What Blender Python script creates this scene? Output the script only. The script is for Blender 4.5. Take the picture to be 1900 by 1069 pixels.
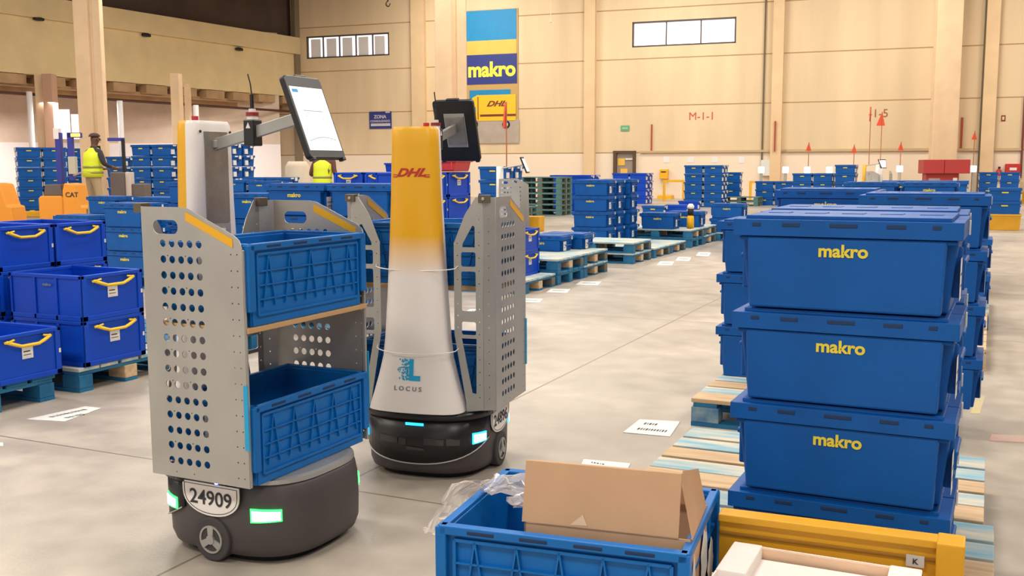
import bpy, bmesh, math, random
from mathutils import Vector, Matrix, noise
random.seed(7)
PI = math.pi
SC = bpy.context.scene
COL = SC.collection
for o in list(bpy.data.objects): bpy.data.objects.remove(o)

# ------------------------------------------------------------------ camera
F = 1900.0; H = 1.32; YAW = math.radians(25.0); PITCH = math.atan(228 / 1900.0); ROLL = math.radians(0.2)
cd = bpy.data.cameras.new('camera'); cam = bpy.data.objects.new('camera', cd); COL.objects.link(cam)
cd.sensor_fit = 'HORIZONTAL'; cd.sensor_width = 36.0; cd.lens = 36.0 * F / 1900.0
cd.clip_end = 300
fw0 = Vector((-math.sin(YAW), math.cos(YAW), 0)); rt0 = Vector((math.cos(YAW), math.sin(YAW), 0)); up0 = Vector((0, 0, 1))
fw = fw0 * math.cos(PITCH) - up0 * math.sin(PITCH); up = up0 * math.cos(PITCH) + fw0 * math.sin(PITCH)
rt = rt0 * math.cos(ROLL) - up * math.sin(ROLL); up2 = up * math.cos(ROLL) + rt0 * math.sin(ROLL)
M = Matrix((rt, up2, -fw)).transposed().to_4x4(); M.translation = Vector((0, 0, H))
cam.matrix_world = M
SC.camera = cam

# ------------------------------------------------------------------ light and exposure
SC.view_settings.view_transform = 'Standard'; SC.view_settings.look = 'None'
SC.view_settings.gamma = 1.0; SC.view_settings.use_curve_mapping = False
SC.view_settings.exposure = 0.0
W = bpy.data.worlds.new('world'); SC.world = W; W.use_nodes = True
W.node_tree.nodes['Background'].inputs[0].default_value = (1.0, 0.93, 0.84, 1)
W.node_tree.nodes['Background'].inputs[1].default_value = 0.85

def area(name, loc, sx, sy, power, color=(1, .93, .82), rot=(0, 0, 0)):
    l = bpy.data.lights.new(name, 'AREA'); l.shape = 'RECTANGLE'; l.size = sx; l.size_y = sy
    l.energy = power; l.color = color
    o = bpy.data.objects.new(name, l); COL.objects.link(o); o.location = loc; o.rotation_euler = rot
    return o
for i, y in enumerate((-3, 5, 13, 21, 29)):
    for j, x in enumerate((-19, -11, -3, 5)):
        area('hall_lamp', (x, y, 8.6), 3.0, 1.2, 430)
for x in (-19, -11, -3, 5):  # unseen fill lights, added to brighten the back wall
    area('wall_fill', (x, 34.5, 8.4), 3.0, 1.2, 330, rot=(math.radians(38), 0, 0))
for y in (16, 25, 32):
    for x in (-42, -34, -27):
        area('annex_lamp', (x, y, 3.42), 3.0, 1.2, 260, (1, .93, .9))

# ------------------------------------------------------------------ where things stand (metres)
def ray(px, py): return fw * F + rt * (px - 950) + up2 * (534.5 - py)
def G(px, py, z=0.0):
    d = ray(px, py); t = (z - H) / d.z; return Vector((0, 0, H)) + d * t
def GD(px, py, D):
    d = ray(px, py); return Vector((0, 0, H)) + d * (D / d.dot(fw0))
def camv(x, d): return rt0 * x + fw0 * d      # x to the right, d ahead of where the photographer stands

# ------------------------------------------------------------------ materials
def lin(c):
    def f(v):
        v /= 255.0
        return v / 12.92 if v <= .04045 else ((v + .055) / 1.055) ** 2.4
    return (f(c[0]), f(c[1]), f(c[2]), 1)
MATS = {}
def mat(name, c, rough=.5, metal=0., var=0., scale=3., emit=0., bump=0., spec=.5, alpha=1., trans=0., c2=None, stretch=None, bs=None):
    if name in MATS: return MATS[name]
    m = bpy.data.materials.new(name); m.use_nodes = True
    nt = m.node_tree; b = nt.nodes['Principled BSDF']
    b.inputs['Base Color'].default_value = lin(c); b.inputs['Roughness'].default_value = rough
    b.inputs['Metallic'].default_value = metal; b.inputs['Specular IOR Level'].default_value = spec
    b.inputs['Alpha'].default_value = alpha; b.inputs['Transmission Weight'].default_value = trans
    if emit:
        b.inputs['Emission Color'].default_value = lin(c); b.inputs['Emission Strength'].default_value = emit
    if var or bump or c2:
        tc = nt.nodes.new('ShaderNodeTexCoord'); n = nt.nodes.new('ShaderNodeTexNoise')
        n.inputs['Scale'].default_value = scale; n.inputs['Detail'].default_value = 6
        src = tc.outputs['Object']
        if stretch:
            mp = nt.nodes.new('ShaderNodeMapping'); mp.inputs['Scale'].default_value = stretch
            nt.links.new(src, mp.inputs['Vector']); src = mp.outputs['Vector']
        nt.links.new(src, n.inputs['Vector'])
        if var or c2:
            r = nt.nodes.new('ShaderNodeValToRGB'); r.color_ramp.elements[0].position = .35; r.color_ramp.elements[1].position = .65
            if c2: a, d = lin(c), lin(c2)
            else:
                a = tuple(v * (1 - var) for v in lin(c)[:3]) + (1,); d = tuple(min(1, v * (1 + var)) for v in lin(c)[:3]) + (1,)
            r.color_ramp.elements[0].color = a; r.color_ramp.elements[1].color = d
            nt.links.new(n.outputs['Fac'], r.inputs['Fac']); nt.links.new(r.outputs['Color'], b.inputs['Base Color'])
        if bump:
            bp = nt.nodes.new('ShaderNodeBump'); bp.inputs['Strength'].default_value = bump; bp.inputs['Distance'].default_value = .01
            n2 = nt.nodes.new('ShaderNodeTexNoise'); n2.inputs['Scale'].default_value = bs or scale * 8
            nt.links.new(tc.outputs['Object'], n2.inputs['Vector'])
            nt.links.new(n2.outputs['Fac'], bp.inputs['Height']); nt.links.new(bp.outputs['Normal'], b.inputs['Normal'])
    MATS[name] = m
    return m
BLUE = mat('crate_blue', (0, 82, 160), .5, spec=.3, var=.1, scale=4, bump=.1)
BLUE2 = mat('tote_royal_blue', (0, 68, 190), .45, spec=.3, var=.08, scale=3)
BLUE3 = mat('folding_crate_blue', (2, 104, 184), .45, spec=.35, var=.08, scale=4)
SLOT = mat('slot_dark_blue', (0, 44, 90), .6)
YEL = mat('logo_yellow', (225, 205, 60), .5)
HAND = mat('handle_yellow', (240, 196, 40), .45)
TAG = mat('paper_tag', (222, 220, 218), .6, var=.06, scale=40)
INK = mat('ink', (50, 50, 55), .7)
WOOD = mat('pallet_wood', (214, 186, 150), .75, c2=(190, 158, 122), scale=3, stretch=(1, 9, 9), bump=.2)
PBLUE = mat('pallet_blue_paint', (8, 92, 142), .7, c2=(36, 118, 158), scale=5, bump=.2)
PWORN = mat('pallet_worn_paint', (122, 174, 196), .7, c2=(214, 202, 180), scale=3., stretch=(1, 5, 5), bump=.2)
PDARK = mat('pallet_old_wood', (120, 108, 92), .8, c2=(86, 96, 92), scale=4, bump=.2)
PGREEN = mat('pallet_teal_paint', (72, 118, 118), .7, c2=(96, 130, 128), scale=4)
STEEL = mat('panel_steel', (176, 174, 170), .42, metal=.55, var=.06, scale=5)
STEEL2 = mat('brushed_plate', (150, 146, 142), .4, metal=.7, var=.1, scale=20)
SHELL = mat('robot_dark_shell', (70, 64, 66), .5, var=.08, scale=6)
BLACK = mat('black_plastic', (28, 27, 30), .35)
MATTE = mat('black_matte', (30, 28, 30), .7)
RUB = mat('tyre_rubber', (62, 58, 60), .75)
WHITE = mat('white_plastic', (232, 226, 224), .35)
DYEL = mat('carrier_yellow', (232, 172, 24), .4)
DRED = mat('carrier_red', (186, 40, 36), .5)
CARD = mat('cardboard', (196, 158, 124), .8, var=.05, scale=6)
CARDIN = mat('cardboard_inside', (226, 190, 160), .8, var=.04, scale=6)
CYEL = mat('cart_yellow', (214, 158, 30), .5, var=.06, scale=5)
RED = mat('red_plastic', (206, 62, 62), .45, var=.05, scale=3)
ORNG = mat('truck_orange', (240, 156, 50), .45)
CYAN = mat('sticker_cyan', (20, 160, 215), .4)

# ------------------------------------------------------------------ mesh helpers
class MB:
    def __init__(s): s.v = []; s.f = []; s.m = []; s.slots = []
    def slot(s, m):
        if m not in s.slots: s.slots.append(m)
        return s.slots.index(m)
    def add(s, vs, fs, m, T=None):
        n = len(s.v); k = s.slot(m)
        for v in vs:
            v = Vector(v)
            s.v.append(T @ v if T is not None else v)
        for f in fs: s.f.append(tuple(i + n for i in f)); s.m.append(k)
        return s
    def box(s, x0, x1, y0, y1, z0, z1, m, T=None, tx=0., ty=0.):
        # tx, ty: inset of the bottom face (taper)
        vs = [(x0 + tx, y0 + ty, z0), (x1 - tx, y0 + ty, z0), (x1 - tx, y1 - ty, z0), (x0 + tx, y1 - ty, z0), (x0, y0, z1), (x1, y0, z1), (x1, y1, z1), (x0, y1, z1)]
        return s.add(vs, [(3, 2, 1, 0), (4, 5, 6, 7), (0, 1, 5, 4), (1, 2, 6, 5), (2, 3, 7, 6), (3, 0, 4, 7)], m, T)
    def prism(s, pts, z0, z1, m, T=None, sc=1.0):
        n = len(pts); vs = [(p[0] * sc, p[1] * sc, z0) for p in pts] + [(p[0], p[1], z1) for p in pts]
        return s.add(vs, [tuple(range(n))[::-1], tuple(range(n, 2 * n))] + [(i, (i + 1) % n, n + (i + 1) % n, n + i) for i in range(n)], m, T)
    def loft(s, rings, m, T=None, caps=True):
        n = len(rings[0]); vs = [p for r in rings for p in r]; fs = []
        for k in range(len(rings) - 1):
            for i in range(n): fs.append((k * n + i, k * n + (i + 1) % n, (k + 1) * n + (i + 1) % n, (k + 1) * n + i))
        if caps: fs += [tuple(range(n))[::-1], tuple(range((len(rings) - 1) * n, len(rings) * n))]
        return s.add(vs, fs, m, T)
    def tube(s, pts, r, m, n=10, T=None):
        pts = [Vector(p) for p in pts]; rings = []
        for i, p in enumerate(pts):
            d = (pts[min(i + 1, len(pts) - 1)] - pts[max(i - 1, 0)]).normalized()
            a = Vector((0, 0, 1)) if abs(d.z) < .9 else Vector((1, 0, 0))
            u = d.cross(a).normalized(); w = d.cross(u).normalized()
            rr = r[i] if isinstance(r, (list, tuple)) else r
            rings.append([p + (u * math.cos(2 * PI * k / n) + w * math.sin(2 * PI * k / n)) * rr for k in range(n)])
        return s.loft([[tuple(q) for q in R] for R in rings], m, T)
    def cyl(s, c, ax, r, h, m, n=24, T=None):
        c = Vector(c); ax = Vector(ax).normalized()
        return s.tube([c, c + ax * h], r, m, n, T)
    def mesh(s, name, smooth=False):
        me = bpy.data.meshes.new(name); me.from_pydata([tuple(v) for v in s.v], [], s.f)
        for k in s.slots: me.materials.append(k)
        me.polygons.foreach_set('material_index', s.m)
        if smooth: me.polygons.foreach_set('use_smooth', [True] * len(me.polygons))
        bm = bmesh.new(); bm.from_mesh(me); bmesh.ops.recalc_face_normals(bm, faces=bm.faces); bm.to_mesh(me); bm.free()
        me.update(); return me
    def build(s, name, parent=None, bevel=0., smooth=False, seg=2):
        o = bpy.data.objects.new(name, s.mesh(name, smooth)); COL.objects.link(o)
        if parent: o.parent = parent
        if bevel:
            b = o.modifiers.new('b', 'BEVEL'); b.width = bevel; b.segments = seg; b.limit_method = 'ANGLE'; b.angle_limit = math.radians(40)
        return o
def tag(o, label=None, cat=None, group=None, kind=None):
    if label: o['label'] = label
    if cat: o['category'] = cat
    if group: o['group'] = group
    if kind: o['kind'] = kind
    return o
def struct(mb, name, bevel=0.):
    return tag(mb.build(name, None, bevel), kind='structure')
def empty(name, loc=(0, 0, 0), rz=0., label=None, cat=None, group=None):
    o = bpy.data.objects.new(name, None); COL.objects.link(o); o.location = loc; o.rotation_euler = (0, 0, rz); o.empty_display_size = .1
    return tag(o, label, cat, group)
DG = None
def from_curve(cu, m, T=None):
    t = bpy.data.objects.new('tmp', cu); COL.objects.link(t); bpy.context.view_layer.update()
    me = bpy.data.meshes.new_from_object(t.evaluated_get(bpy.context.evaluated_depsgraph_get()))
    bpy.data.objects.remove(t)
    me.materials.clear(); me.materials.append(m)
    if T is not None: me.transform(T)
    return me
def link(name, me, parent=None):
    o = bpy.data.objects.new(name, me); COL.objects.link(o)
    if parent: o.parent = parent
    return o
def plate(outer, holes, th, m, T=None):
    """flat sheet with cut-outs: outline in XY, thickness th in Z"""
    cu = bpy.data.curves.new('c', 'CURVE'); cu.dimensions = '2D'; cu.fill_mode = 'BOTH'; cu.extrude = th / 2
    for pl in [outer] + holes:
        sp = cu.splines.new('POLY'); sp.points.add(len(pl) - 1)
        for i, p in enumerate(pl): sp.points[i].co = (p[0], p[1], 0, 1)
        sp.use_cyclic_u = True
    return from_curve(cu, m, T)
def text_mesh(s, size, m, T=None, bold=0., shear=0., ext=.001, sx=1., space=1.):
    cu = bpy.data.curves.new('t', 'FONT'); cu.body = s; cu.size = size; cu.align_x = 'CENTER'; cu.align_y = 'CENTER'
    cu.extrude = ext; cu.offset = bold; cu.shear = shear; cu.resolution_u = 4; cu.space_character = space
    S = Matrix.Diagonal((sx, 1, 1, 1))
    return from_curve(cu, m, (T @ S) if T is not None else S)
def circ(cx, cy, r, n=14): return [(cx + r * math.cos(2 * PI * k / n), cy + r * math.sin(2 * PI * k / n)) for k in range(n)]
def rrect(x0, x1, y0, y1, r, n=4):
    p = []
    for cx, cy, a in ((x1 - r, y1 - r, 0), (x0 + r, y1 - r, 90), (x0 + r, y0 + r, 180), (x1 - r, y0 + r, 270)):
        for k in range(n + 1):
            t = math.radians(a + 90 * k / n); p.append((cx + r * math.cos(t), cy + r * math.sin(t)))
    return p
def frame(o, x, y):
    """matrix taking local XY to world axes x, y at origin o"""
    x = Vector(x).normalized(); y = Vector(y).normalized(); z = x.cross(y)
    m = Matrix((x, y, z)).transposed().to_4x4(); m.translation = Vector(o); return m
FRONT = lambda x, y, z: frame((x, y, z), (1, 0, 0), (0, 0, 1))      # faces -Y
ENDX = lambda x, y, z: frame((x, y, z), (0, 1, 0), (0, 0, 1))       # faces +X
ENDL = lambda x, y, z: frame((x, y, z), (0, -1, 0), (0, 0, 1))      # faces -X
def join_me(name, mes, parent=None):
    """several meshes of one part as one mesh"""
    bm = bmesh.new(); mats = []
    for me in mes:
        n0 = len(bm.faces); bm.from_mesh(me); bm.faces.ensure_lookup_table()
        for f in bm.faces[n0:]:
            mm = me.materials[f.material_index] if len(me.materials) else None
            if mm not in mats: mats.append(mm)
            f.material_index = mats.index(mm)
    out = bpy.data.meshes.new(name)
    for mm in mats: out.materials.append(mm)
    bm.to_mesh(out); bm.free()
    return link(name, out, parent)
def copy_tree(o, parent=None):
    c = o.copy(); COL.objects.link(c); c.parent = parent
    for ch in list(o.children): copy_tree(ch, c)
    return c
UNUSED = []
def proto(o): UNUSED.append(o); return o
def place(src, loc, rz=0., label=None, group=None, sc=None):
    c = copy_tree(src); c.location = loc; c.rotation_euler = (0, 0, rz)
    if sc: c.scale = sc
    return tag(c, label, None, group)

# ------------------------------------------------------------------ the hall
def mat_floor():
    m = bpy.data.materials.new('concrete_floor'); m.use_nodes = True; nt = m.node_tree; b = nt.nodes['Principled BSDF']
    tc = nt.nodes.new('ShaderNodeTexCoord')
    def ns(sc, det, dist=0.):
        n = nt.nodes.new('ShaderNodeTexNoise'); n.inputs['Scale'].default_value = sc; n.inputs['Detail'].default_value = det
        n.inputs['Distortion'].default_value = dist; nt.links.new(tc.outputs['Object'], n.inputs['Vector']); return n
    n1, n2, n3 = ns(.45, 5, .6), ns(5, 8), ns(60, 3)
    r = nt.nodes.new('ShaderNodeValToRGB'); e = r.color_ramp.elements
    e[0].position = .3; e[0].color = lin((150, 140, 130)); e[1].position = .72; e[1].color = lin((200, 189, 176))
    nt.links.new(n1.outputs['Fac'], r.inputs['Fac'])
    r2 = nt.nodes.new('ShaderNodeValToRGB'); e = r2.color_ramp.elements
    e[0].position = .3; e[0].color = (.8, .8, .8, 1); e[1].position = .65; e[1].color = (1.05, 1.05, 1.05, 1)
    nt.links.new(n2.outputs['Fac'], r2.inputs['Fac'])
    mx = nt.nodes.new('ShaderNodeMix'); mx.data_type = 'RGBA'; mx.blend_type = 'MULTIPLY'; mx.inputs[0].default_value = 1
    nt.links.new(r.outputs['Color'], mx.inputs[6]); nt.links.new(r2.outputs['Color'], mx.inputs[7])
    # saw-cut joints every 5 m
    sx = nt.nodes.new('ShaderNodeSeparateXYZ'); nt.links.new(tc.outputs['Object'], sx.inputs[0])
    prev = mx.outputs[2]
    for ax, off in ((0, 2.4), (1, 1.6)):
        a = nt.nodes.new('ShaderNodeMath'); a.operation = 'ADD'; a.inputs[1].default_value = 100 + off; nt.links.new(sx.outputs[ax], a.inputs[0])
        mo = nt.nodes.new('ShaderNodeMath'); mo.operation = 'MODULO'; mo.inputs[1].default_value = 5.0; nt.links.new(a.outputs[0], mo.inputs[0])
        l = nt.nodes.new('ShaderNodeMath'); l.operation = 'LESS_THAN'; l.inputs[1].default_value = .012; nt.links.new(mo.outputs[0], l.inputs[0])
        m2 = nt.nodes.new('ShaderNodeMix'); m2.data_type = 'RGBA'; m2.inputs[7].default_value = lin((120, 108, 96))
        nt.links.new(l.outputs[0], m2.inputs[0]); nt.links.new(prev, m2.inputs[6]); prev = m2.outputs[2]
    nt.links.new(prev, b.inputs['Base Color'])
    rr = nt.nodes.new('ShaderNodeMapRange'); rr.inputs[3].default_value = .28; rr.inputs[4].default_value = .5
    nt.links.new(n2.outputs['Fac'], rr.inputs[0]); nt.links.new(rr.outputs[0], b.inputs['Roughness'])
    bp = nt.nodes.new('ShaderNodeBump'); bp.inputs['Strength'].default_value = .08; bp.inputs['Distance'].default_value = .01
    nt.links.new(n3.outputs['Fac'], bp.inputs['Height']); nt.links.new(bp.outputs['Normal'], b.inputs['Normal'])
    return m
FLOOR = mat_floor()
b = MB(); b.box(-60, 14, -8, 62, -.1, 0, FLOOR); struct(b, 'floor')

def mat_wall(name, base, low, zlow, seams, pitch=0., streak=.1):
    """precast panel wall: object space, X along the wall, Z up; darker lines where panels meet"""
    m = bpy.data.materials.new(name); m.use_nodes = True; nt = m.node_tree; b = nt.nodes['Principled BSDF']; b.inputs['Roughness'].default_value = .8
    tc = nt.nodes.new('ShaderNodeTexCoord'); sx = nt.nodes.new('ShaderNodeSeparateXYZ'); nt.links.new(tc.outputs['Object'], sx.inputs[0])
    mp = nt.nodes.new('ShaderNodeMapping'); mp.inputs['Scale'].default_value = (1.2, 1.2, .12); nt.links.new(tc.outputs['Object'], mp.inputs['Vector'])
    n = nt.nodes.new('ShaderNodeTexNoise'); n.inputs['Scale'].default_value = 1.; n.inputs['Detail'].default_value = 6; nt.links.new(mp.outputs['Vector'], n.inputs['Vector'])
    r = nt.nodes.new('ShaderNodeValToRGB'); e = r.color_ramp.elements; e[0].position = .3; e[1].position = .7
    c = lin(base); e[0].color = tuple(v * (1 - streak) for v in c[:3]) + (1,); e[1].color = tuple(v * (1 + streak * .6) for v in c[:3]) + (1,)
    nt.links.new(n.outputs['Fac'], r.inputs['Fac']); prev = r.outputs['Color']
    g = nt.nodes.new('ShaderNodeMath'); g.operation = 'LESS_THAN'; g.inputs[1].default_value = zlow; nt.links.new(sx.outputs[2], g.inputs[0])
    mx = nt.nodes.new('ShaderNodeMix'); mx.data_type = 'RGBA'; mx.inputs[7].default_value = lin(low)
    nt.links.new(g.outputs[0], mx.inputs[0]); nt.links.new(prev, mx.inputs[6]); prev = mx.outputs[2]
    def line(sock, at, w, col, prev):
        d = nt.nodes.new('ShaderNodeMath'); d.operation = 'SUBTRACT'; d.inputs[1].default_value = at; nt.links.new(sock, d.inputs[0])
        a = nt.nodes.new('ShaderNodeMath'); a.operation = 'ABSOLUTE'; nt.links.new(d.outputs[0], a.inputs[0])
        l = nt.nodes.new('ShaderNodeMath'); l.operation = 'LESS_THAN'; l.inputs[1].default_value = w; nt.links.new(a.outputs[0], l.inputs[0])
        m2 = nt.nodes.new('ShaderNodeMix'); m2.data_type = 'RGBA'; m2.inputs[7].default_value = lin(col)
        nt.links.new(l.outputs[0], m2.inputs[0]); nt.links.new(prev, m2.inputs[6]); return m2.outputs[2]
    for z in seams: prev = line(sx.outputs[2], z, .022, (168, 134, 96), prev)
    nt.links.new(prev, b.inputs['Base Color'])
    return m
BW0 = G(1220, 368); BA = math.radians(4.7)          # back wall: a point at its foot, and its direction
BD = Vector((math.cos(BA), math.sin(BA), 0)); BN = Vector((BD.y, -BD.x, 0))
def onwall(px, py, off=0.):
    """(s, z) on the back wall seen at a pixel: s metres along it, z up"""
    d = ray(px, py); o = Vector((0, 0, H)); p0 = BW0 + BN * off
    t = (p0 - o).dot(BN) / d.dot(BN); p = o + d * t
    return (p - p0).dot(BD), p.z
SEAMS = [onwall(1220, y)[1] for y in (283, 196, 108, 15)]
WALLM = mat_wall('precast_wall', (218, 194, 158), (230, 212, 190), SEAMS[0], SEAMS)
PIL = mat('pilaster_concrete', (218, 188, 148), .8, var=.04, scale=2)
COLM = mat('column_concrete', (222, 192, 156), .8, var=.05, scale=2, bump=.1)
WT = frame(BW0, BD, (0, 0, 1)); WROT = Matrix.Rotation(BA, 4, 'Z'); WROT.translation = BW0    # local: X along, Y into the wall, Z up
sL = onwall(556, 200)[0]; sR = 26; ZC = 9.2
# the window openings are cut as real holes: wall built of blocks round them
WIN = []
for (x0, y0, x1, y1) in ((569, 64, 722, 106), (1173, 36, 1366, 84)):
    a = onwall(x0, (y0 + y1) / 2 + 4)[0]; c = onwall(x1, (y0 + y1) / 2 - 4)[0]; zm = onwall((x0 + x1) / 2, y1)[1]; zt = onwall((x0 + x1) / 2, y0)[1]
    WIN.append((a, c, zm, zt))
cuts = sorted(WIN); b = MB(); s0 = -60
for (a, c, z0, z1) in cuts:
    b.box(s0, a, 0, .3, 0, ZC, WALLM); b.box(a, c, 0, .3, 0, z0, WALLM); b.box(a, c, 0, .3, z1, ZC, WALLM); s0 = c
b.box(s0, sR, 0, .3, 0, ZC, WALLM)
w = struct(b, 'wall_back'); w.matrix_world = WROT
SKYP = mat('daylight_pane', (244, 240, 244), .4, emit=1.15); SKYD = mat('frosted_pane', (190, 182, 176), .5, emit=.25)
FRM = mat('window_frame_dark', (72, 62, 54), .6); BLIND = mat('window_sheet', (200, 192, 184), .7)
for i, (a, c, z0, z1) in enumerate(WIN):
    e = empty('window_%d' % (i + 1)); tag(e, kind='structure'); e.matrix_world = WROT
    fr = MB(); t = .06
    fr.box(a, c, .0, .12, z1 - t, z1, FRM); fr.box(a, c, .0, .12, z0, z0 + t, FRM); fr.box(a, a + t, .0, .12, z0, z1, FRM); fr.box(c - t, c, .0, .12, z0, z1, FRM)
    n = 5 if i == 0 else 3
    for k in range(1, n):
        x = a + (c - a) * k / n; fr.box(x - .02, x + .02, .02, .1, z0, z1, FRM)
    fr.build('window_frame', e)
    for k in range(n):
        x0 = a + t + (c - a - 2 * t) * k / n; x1 = a + t + (c - a - 2 * t) * (k + 1) / n
        p = MB(); p.box(x0, x1, .1, .11, z0 + .03, z1 - .03, SKYP); p.build('pane', e)
        if i == 0:
            q = MB()
            for j in range(3): q.box(x0 + .12 + .16 * j, x0 + .24 + .16 * j + .04, .07, .085, z0 + .05, z1 - .12, SKYD)
            q.build('slat', e)
# pilasters, pipes and cable trays on the back wall
def wall_box(name, px0, px1, y0, y1, depth, m, kind='structure', z0=None, z1=None, yref=200):
    s0 = onwall(px0, yref)[0]; s1 = onwall(px1, yref)[0]
    zz0 = onwall((px0 + px1) / 2, y1)[1] if z0 is None else z0; zz1 = onwall((px0 + px1) / 2, y0)[1] if z1 is None else z1
    b = MB(); b.box(s0, s1, -depth, -.002, zz0, zz1, m); o = b.build(name, None, .004); o.matrix_world = WROT
    if kind: o['kind'] = kind
    return o
for i, (a, c) in enumerate(((768, 792), (1086, 1106), (1432, 1452), (1822, 1847))):
    wall_box('trim_%d' % (i + 1), a, c, 0, 0, .22, PIL, z0=0, z1=ZC)
PIPE = mat('conduit_dark', (96, 84, 60), .6); RPIPE = mat('rust_red_pipe', (166, 70, 40), .6); TAN = mat('cable_tray', (190, 164, 126), .7)
wall_box('trim_5', 1415, 1417.5, 0, 0, .08, PIPE, z0=SEAMS[0] - .4, z1=ZC)
wall_box('trim_6', 1188, 1460, 279, 283, .1, TAN, yref=280)
wall_box('trim_7', 1453, 1728, 276, 281, .1, TAN, yref=280)
wall_box('trim_8', 1774, 1895, 275, 280, .1, TAN, yref=280)
wall_box('trim_9', 1819, 1823, 0, 0, .16, PIPE, z0=0, z1=ZC)
def wthing(name, px0, px1, y0, y1, depth, m, label, cat, group=None, yref=None):
    o = wall_box(name, px0, px1, y0, y1, depth, m, None, yref=yref or (y0 + y1) / 2); return tag(o, label, cat, group)
wthing('drain_pipe', 1208, 1210.5, 231, 282, .06, RPIPE, 'short rust-red pipe on the wall right of the doorway', 'pipe', 'rust-red pipes on the back wall')
wthing('drain_pipe', 1438, 1440.5, 225, 281, .3, RPIPE, 'rust-red pipe on the pilaster right of the bright window', 'pipe', 'rust-red pipes on the back wall')
wthing('drain_pipe', 1782, 1786, 218, 278, .06, RPIPE, 'rust-red pipe on the wall left of the rightmost pilaster', 'pipe', 'rust-red pipes on the back wall')
# ceiling, dark roof void over the left bay, right wall, outer walls
ROOF = mat('dark_roof', (82, 66, 56), .9, var=.15, scale=.6)
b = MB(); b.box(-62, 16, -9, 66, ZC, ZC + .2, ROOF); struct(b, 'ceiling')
b = MB(); b.box(14, 14.3, -8, 62, 0, ZC, WALLM); struct(b, 'wall_right')
# left bay: beam wall
CB = BW0 + BD * sL
LD = Vector((math.sin(math.radians(3.7)), math.cos(math.radians(3.7)), 0)); 
LA = math.atan2(-LD.x, LD.y)
def zat(px, py):            # height on the left wall plane
    n = Vector((LD.y, -LD.x, 0)); d = ray(px, py); o = Vector((0, 0, H)); t = (CB - o).dot(n) / d.dot(n); return (o + d * t).z, -(o + d * t - CB).dot(LD)
zt = zat(400, 46)[0]; zl = zat(400, 80)[0]; zb = zat(400, 167)[0]; zp = zat(400, 198)[0]; zs = zat(400, 182)[0]
LROT = Matrix.Rotation(LA, 4, 'Z'); LROT.translation = CB       # local: Y along the wall away from the camera, X to the right
BEAM = mat('beam_plaster', (216, 194, 148), .8, var=.05, scale=1.2); BEAM2 = mat('beam_upper', (214, 192, 148), .8, var=.04, scale=1.2)
SOFF = mat('soffit_concrete', (172, 140, 104), .85, var=.12, scale=2)
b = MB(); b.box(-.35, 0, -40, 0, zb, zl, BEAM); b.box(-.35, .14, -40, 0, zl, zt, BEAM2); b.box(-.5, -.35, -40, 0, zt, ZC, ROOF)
o = struct(b, 'wall_left', .01); o.matrix_world = LROT
b = MB()
for k in range(26): b.box(-.9, .0, -1.5 * k - 1.1, -1.5 * k - .1, zs, zb - .02, SOFF)
b.box(-1.1, -.35, -40, 0, zs - .05, zs + .05, SOFF); b.box(-1.3, -.9, -40, 0, zp + .1, zs, SOFF)
o = struct(b, 'trim_10'); o.matrix_world = LROT
b = MB(); b.tube([(.1, -40, zp), (.1, 0, zp)], .05, mat('dark_pipe', (78, 46, 36), .6), 8)
o = tag(b.build('sprinkler_pipe'), 'long dark pipe hung under the left concrete beam', 'pipe'); o.matrix_world = LROT
b = MB(); b.box(-40, -.4, -42, 1, zs + .25, zs + .4, SOFF); o = struct(b, 'trim_11'); o.matrix_world = LROT      # slab of the annex
b = MB(); b.box(-.1, .12, -.3, 0, 0, ZC, mat('corner_pipe', (128, 112, 88), .6)); o = struct(b, 'trim_12'); o.matrix_world = LROT
for i, (x, y) in enumerate(((72, 36), (271, 66), (443, 92))):
    z, s = zat(x, y); b = MB(); b.box(0, .14, -s - .14, -s + .02, z - .05, z + .07, MATTE); b.cyl((.1, -s + .1, z), (0, -1, 0), .055, .36, MATTE, 10)
    o = tag(b.build('bracket_lamp'), ('black lamp on the left beam, nearest the left edge of the photo', 'black lamp on the left beam, just right of the tall column', 'black lamp on the left beam, nearest the corner')[i], 'lamp', 'small lamps on the left beam'); o.matrix_world = LROT
ANW = mat('annex_wall', (206, 186, 168), .8, var=.05, scale=2); ANL = mat('annex_wall_low', (232, 224, 222), .8)
b = MB(); b.box(-60.3, -60, -8, 62, 0, ZC, ANW); struct(b, 'wall_outer')
# annex back wall, low white band, bright doorway
d_an = 35.
def AT(px, py): return GD(px, py, d_an)
p0 = GD(-260, 262, 37.); p1 = GD(520, 262, 45.)
ad = (p1 - p0); ad.z = 0; al = ad.length; AR = Matrix.Rotation(math.atan2(ad.y, ad.x), 4, 'Z'); AR.translation = Vector((p0.x, p0.y, 0))
zw = p0.z
b = MB(); b.box(0, al, 0, .2, 0, zw, ANL); b.box(0, al, 0, .2, zw, 7, ANW); o = struct(b, 'wall_annex'); o.matrix_world = AR
PINK = mat('annex_post', (190, 150, 126), .8)
def post(name, px0, px1, D, m, ztop, label=None, cat=None, dep=.4):
    a = GD(px0, 262, D); c = GD(px1, 262, D); wd = (c - a).length; b = MB(); b.box(-wd / 2, wd / 2, 0, dep, 0, ztop, m)
    o = b.build(name, None, .01); o.location = ((a.x + c.x) / 2, (a.y + c.y) / 2, 0); o.rotation_euler.z = YAW
    return tag(o, label, cat) if label else tag(o, kind='structure')
post('trim_13', 84, 102, 34, PINK, zs + .3); post('trim_14', 70, 84, 34.2, COLM, zs + .3); post('trim_15', 320, 336, 34, COLM, zs + .3)
post('trim_16', 345, 352, 38, COLM, zs + .3)
lampw = mat('bright_daylight_opening', (250, 244, 250), .5, emit=1.0)
e = empty('window_3'); tag(e, kind='structure')
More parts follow.
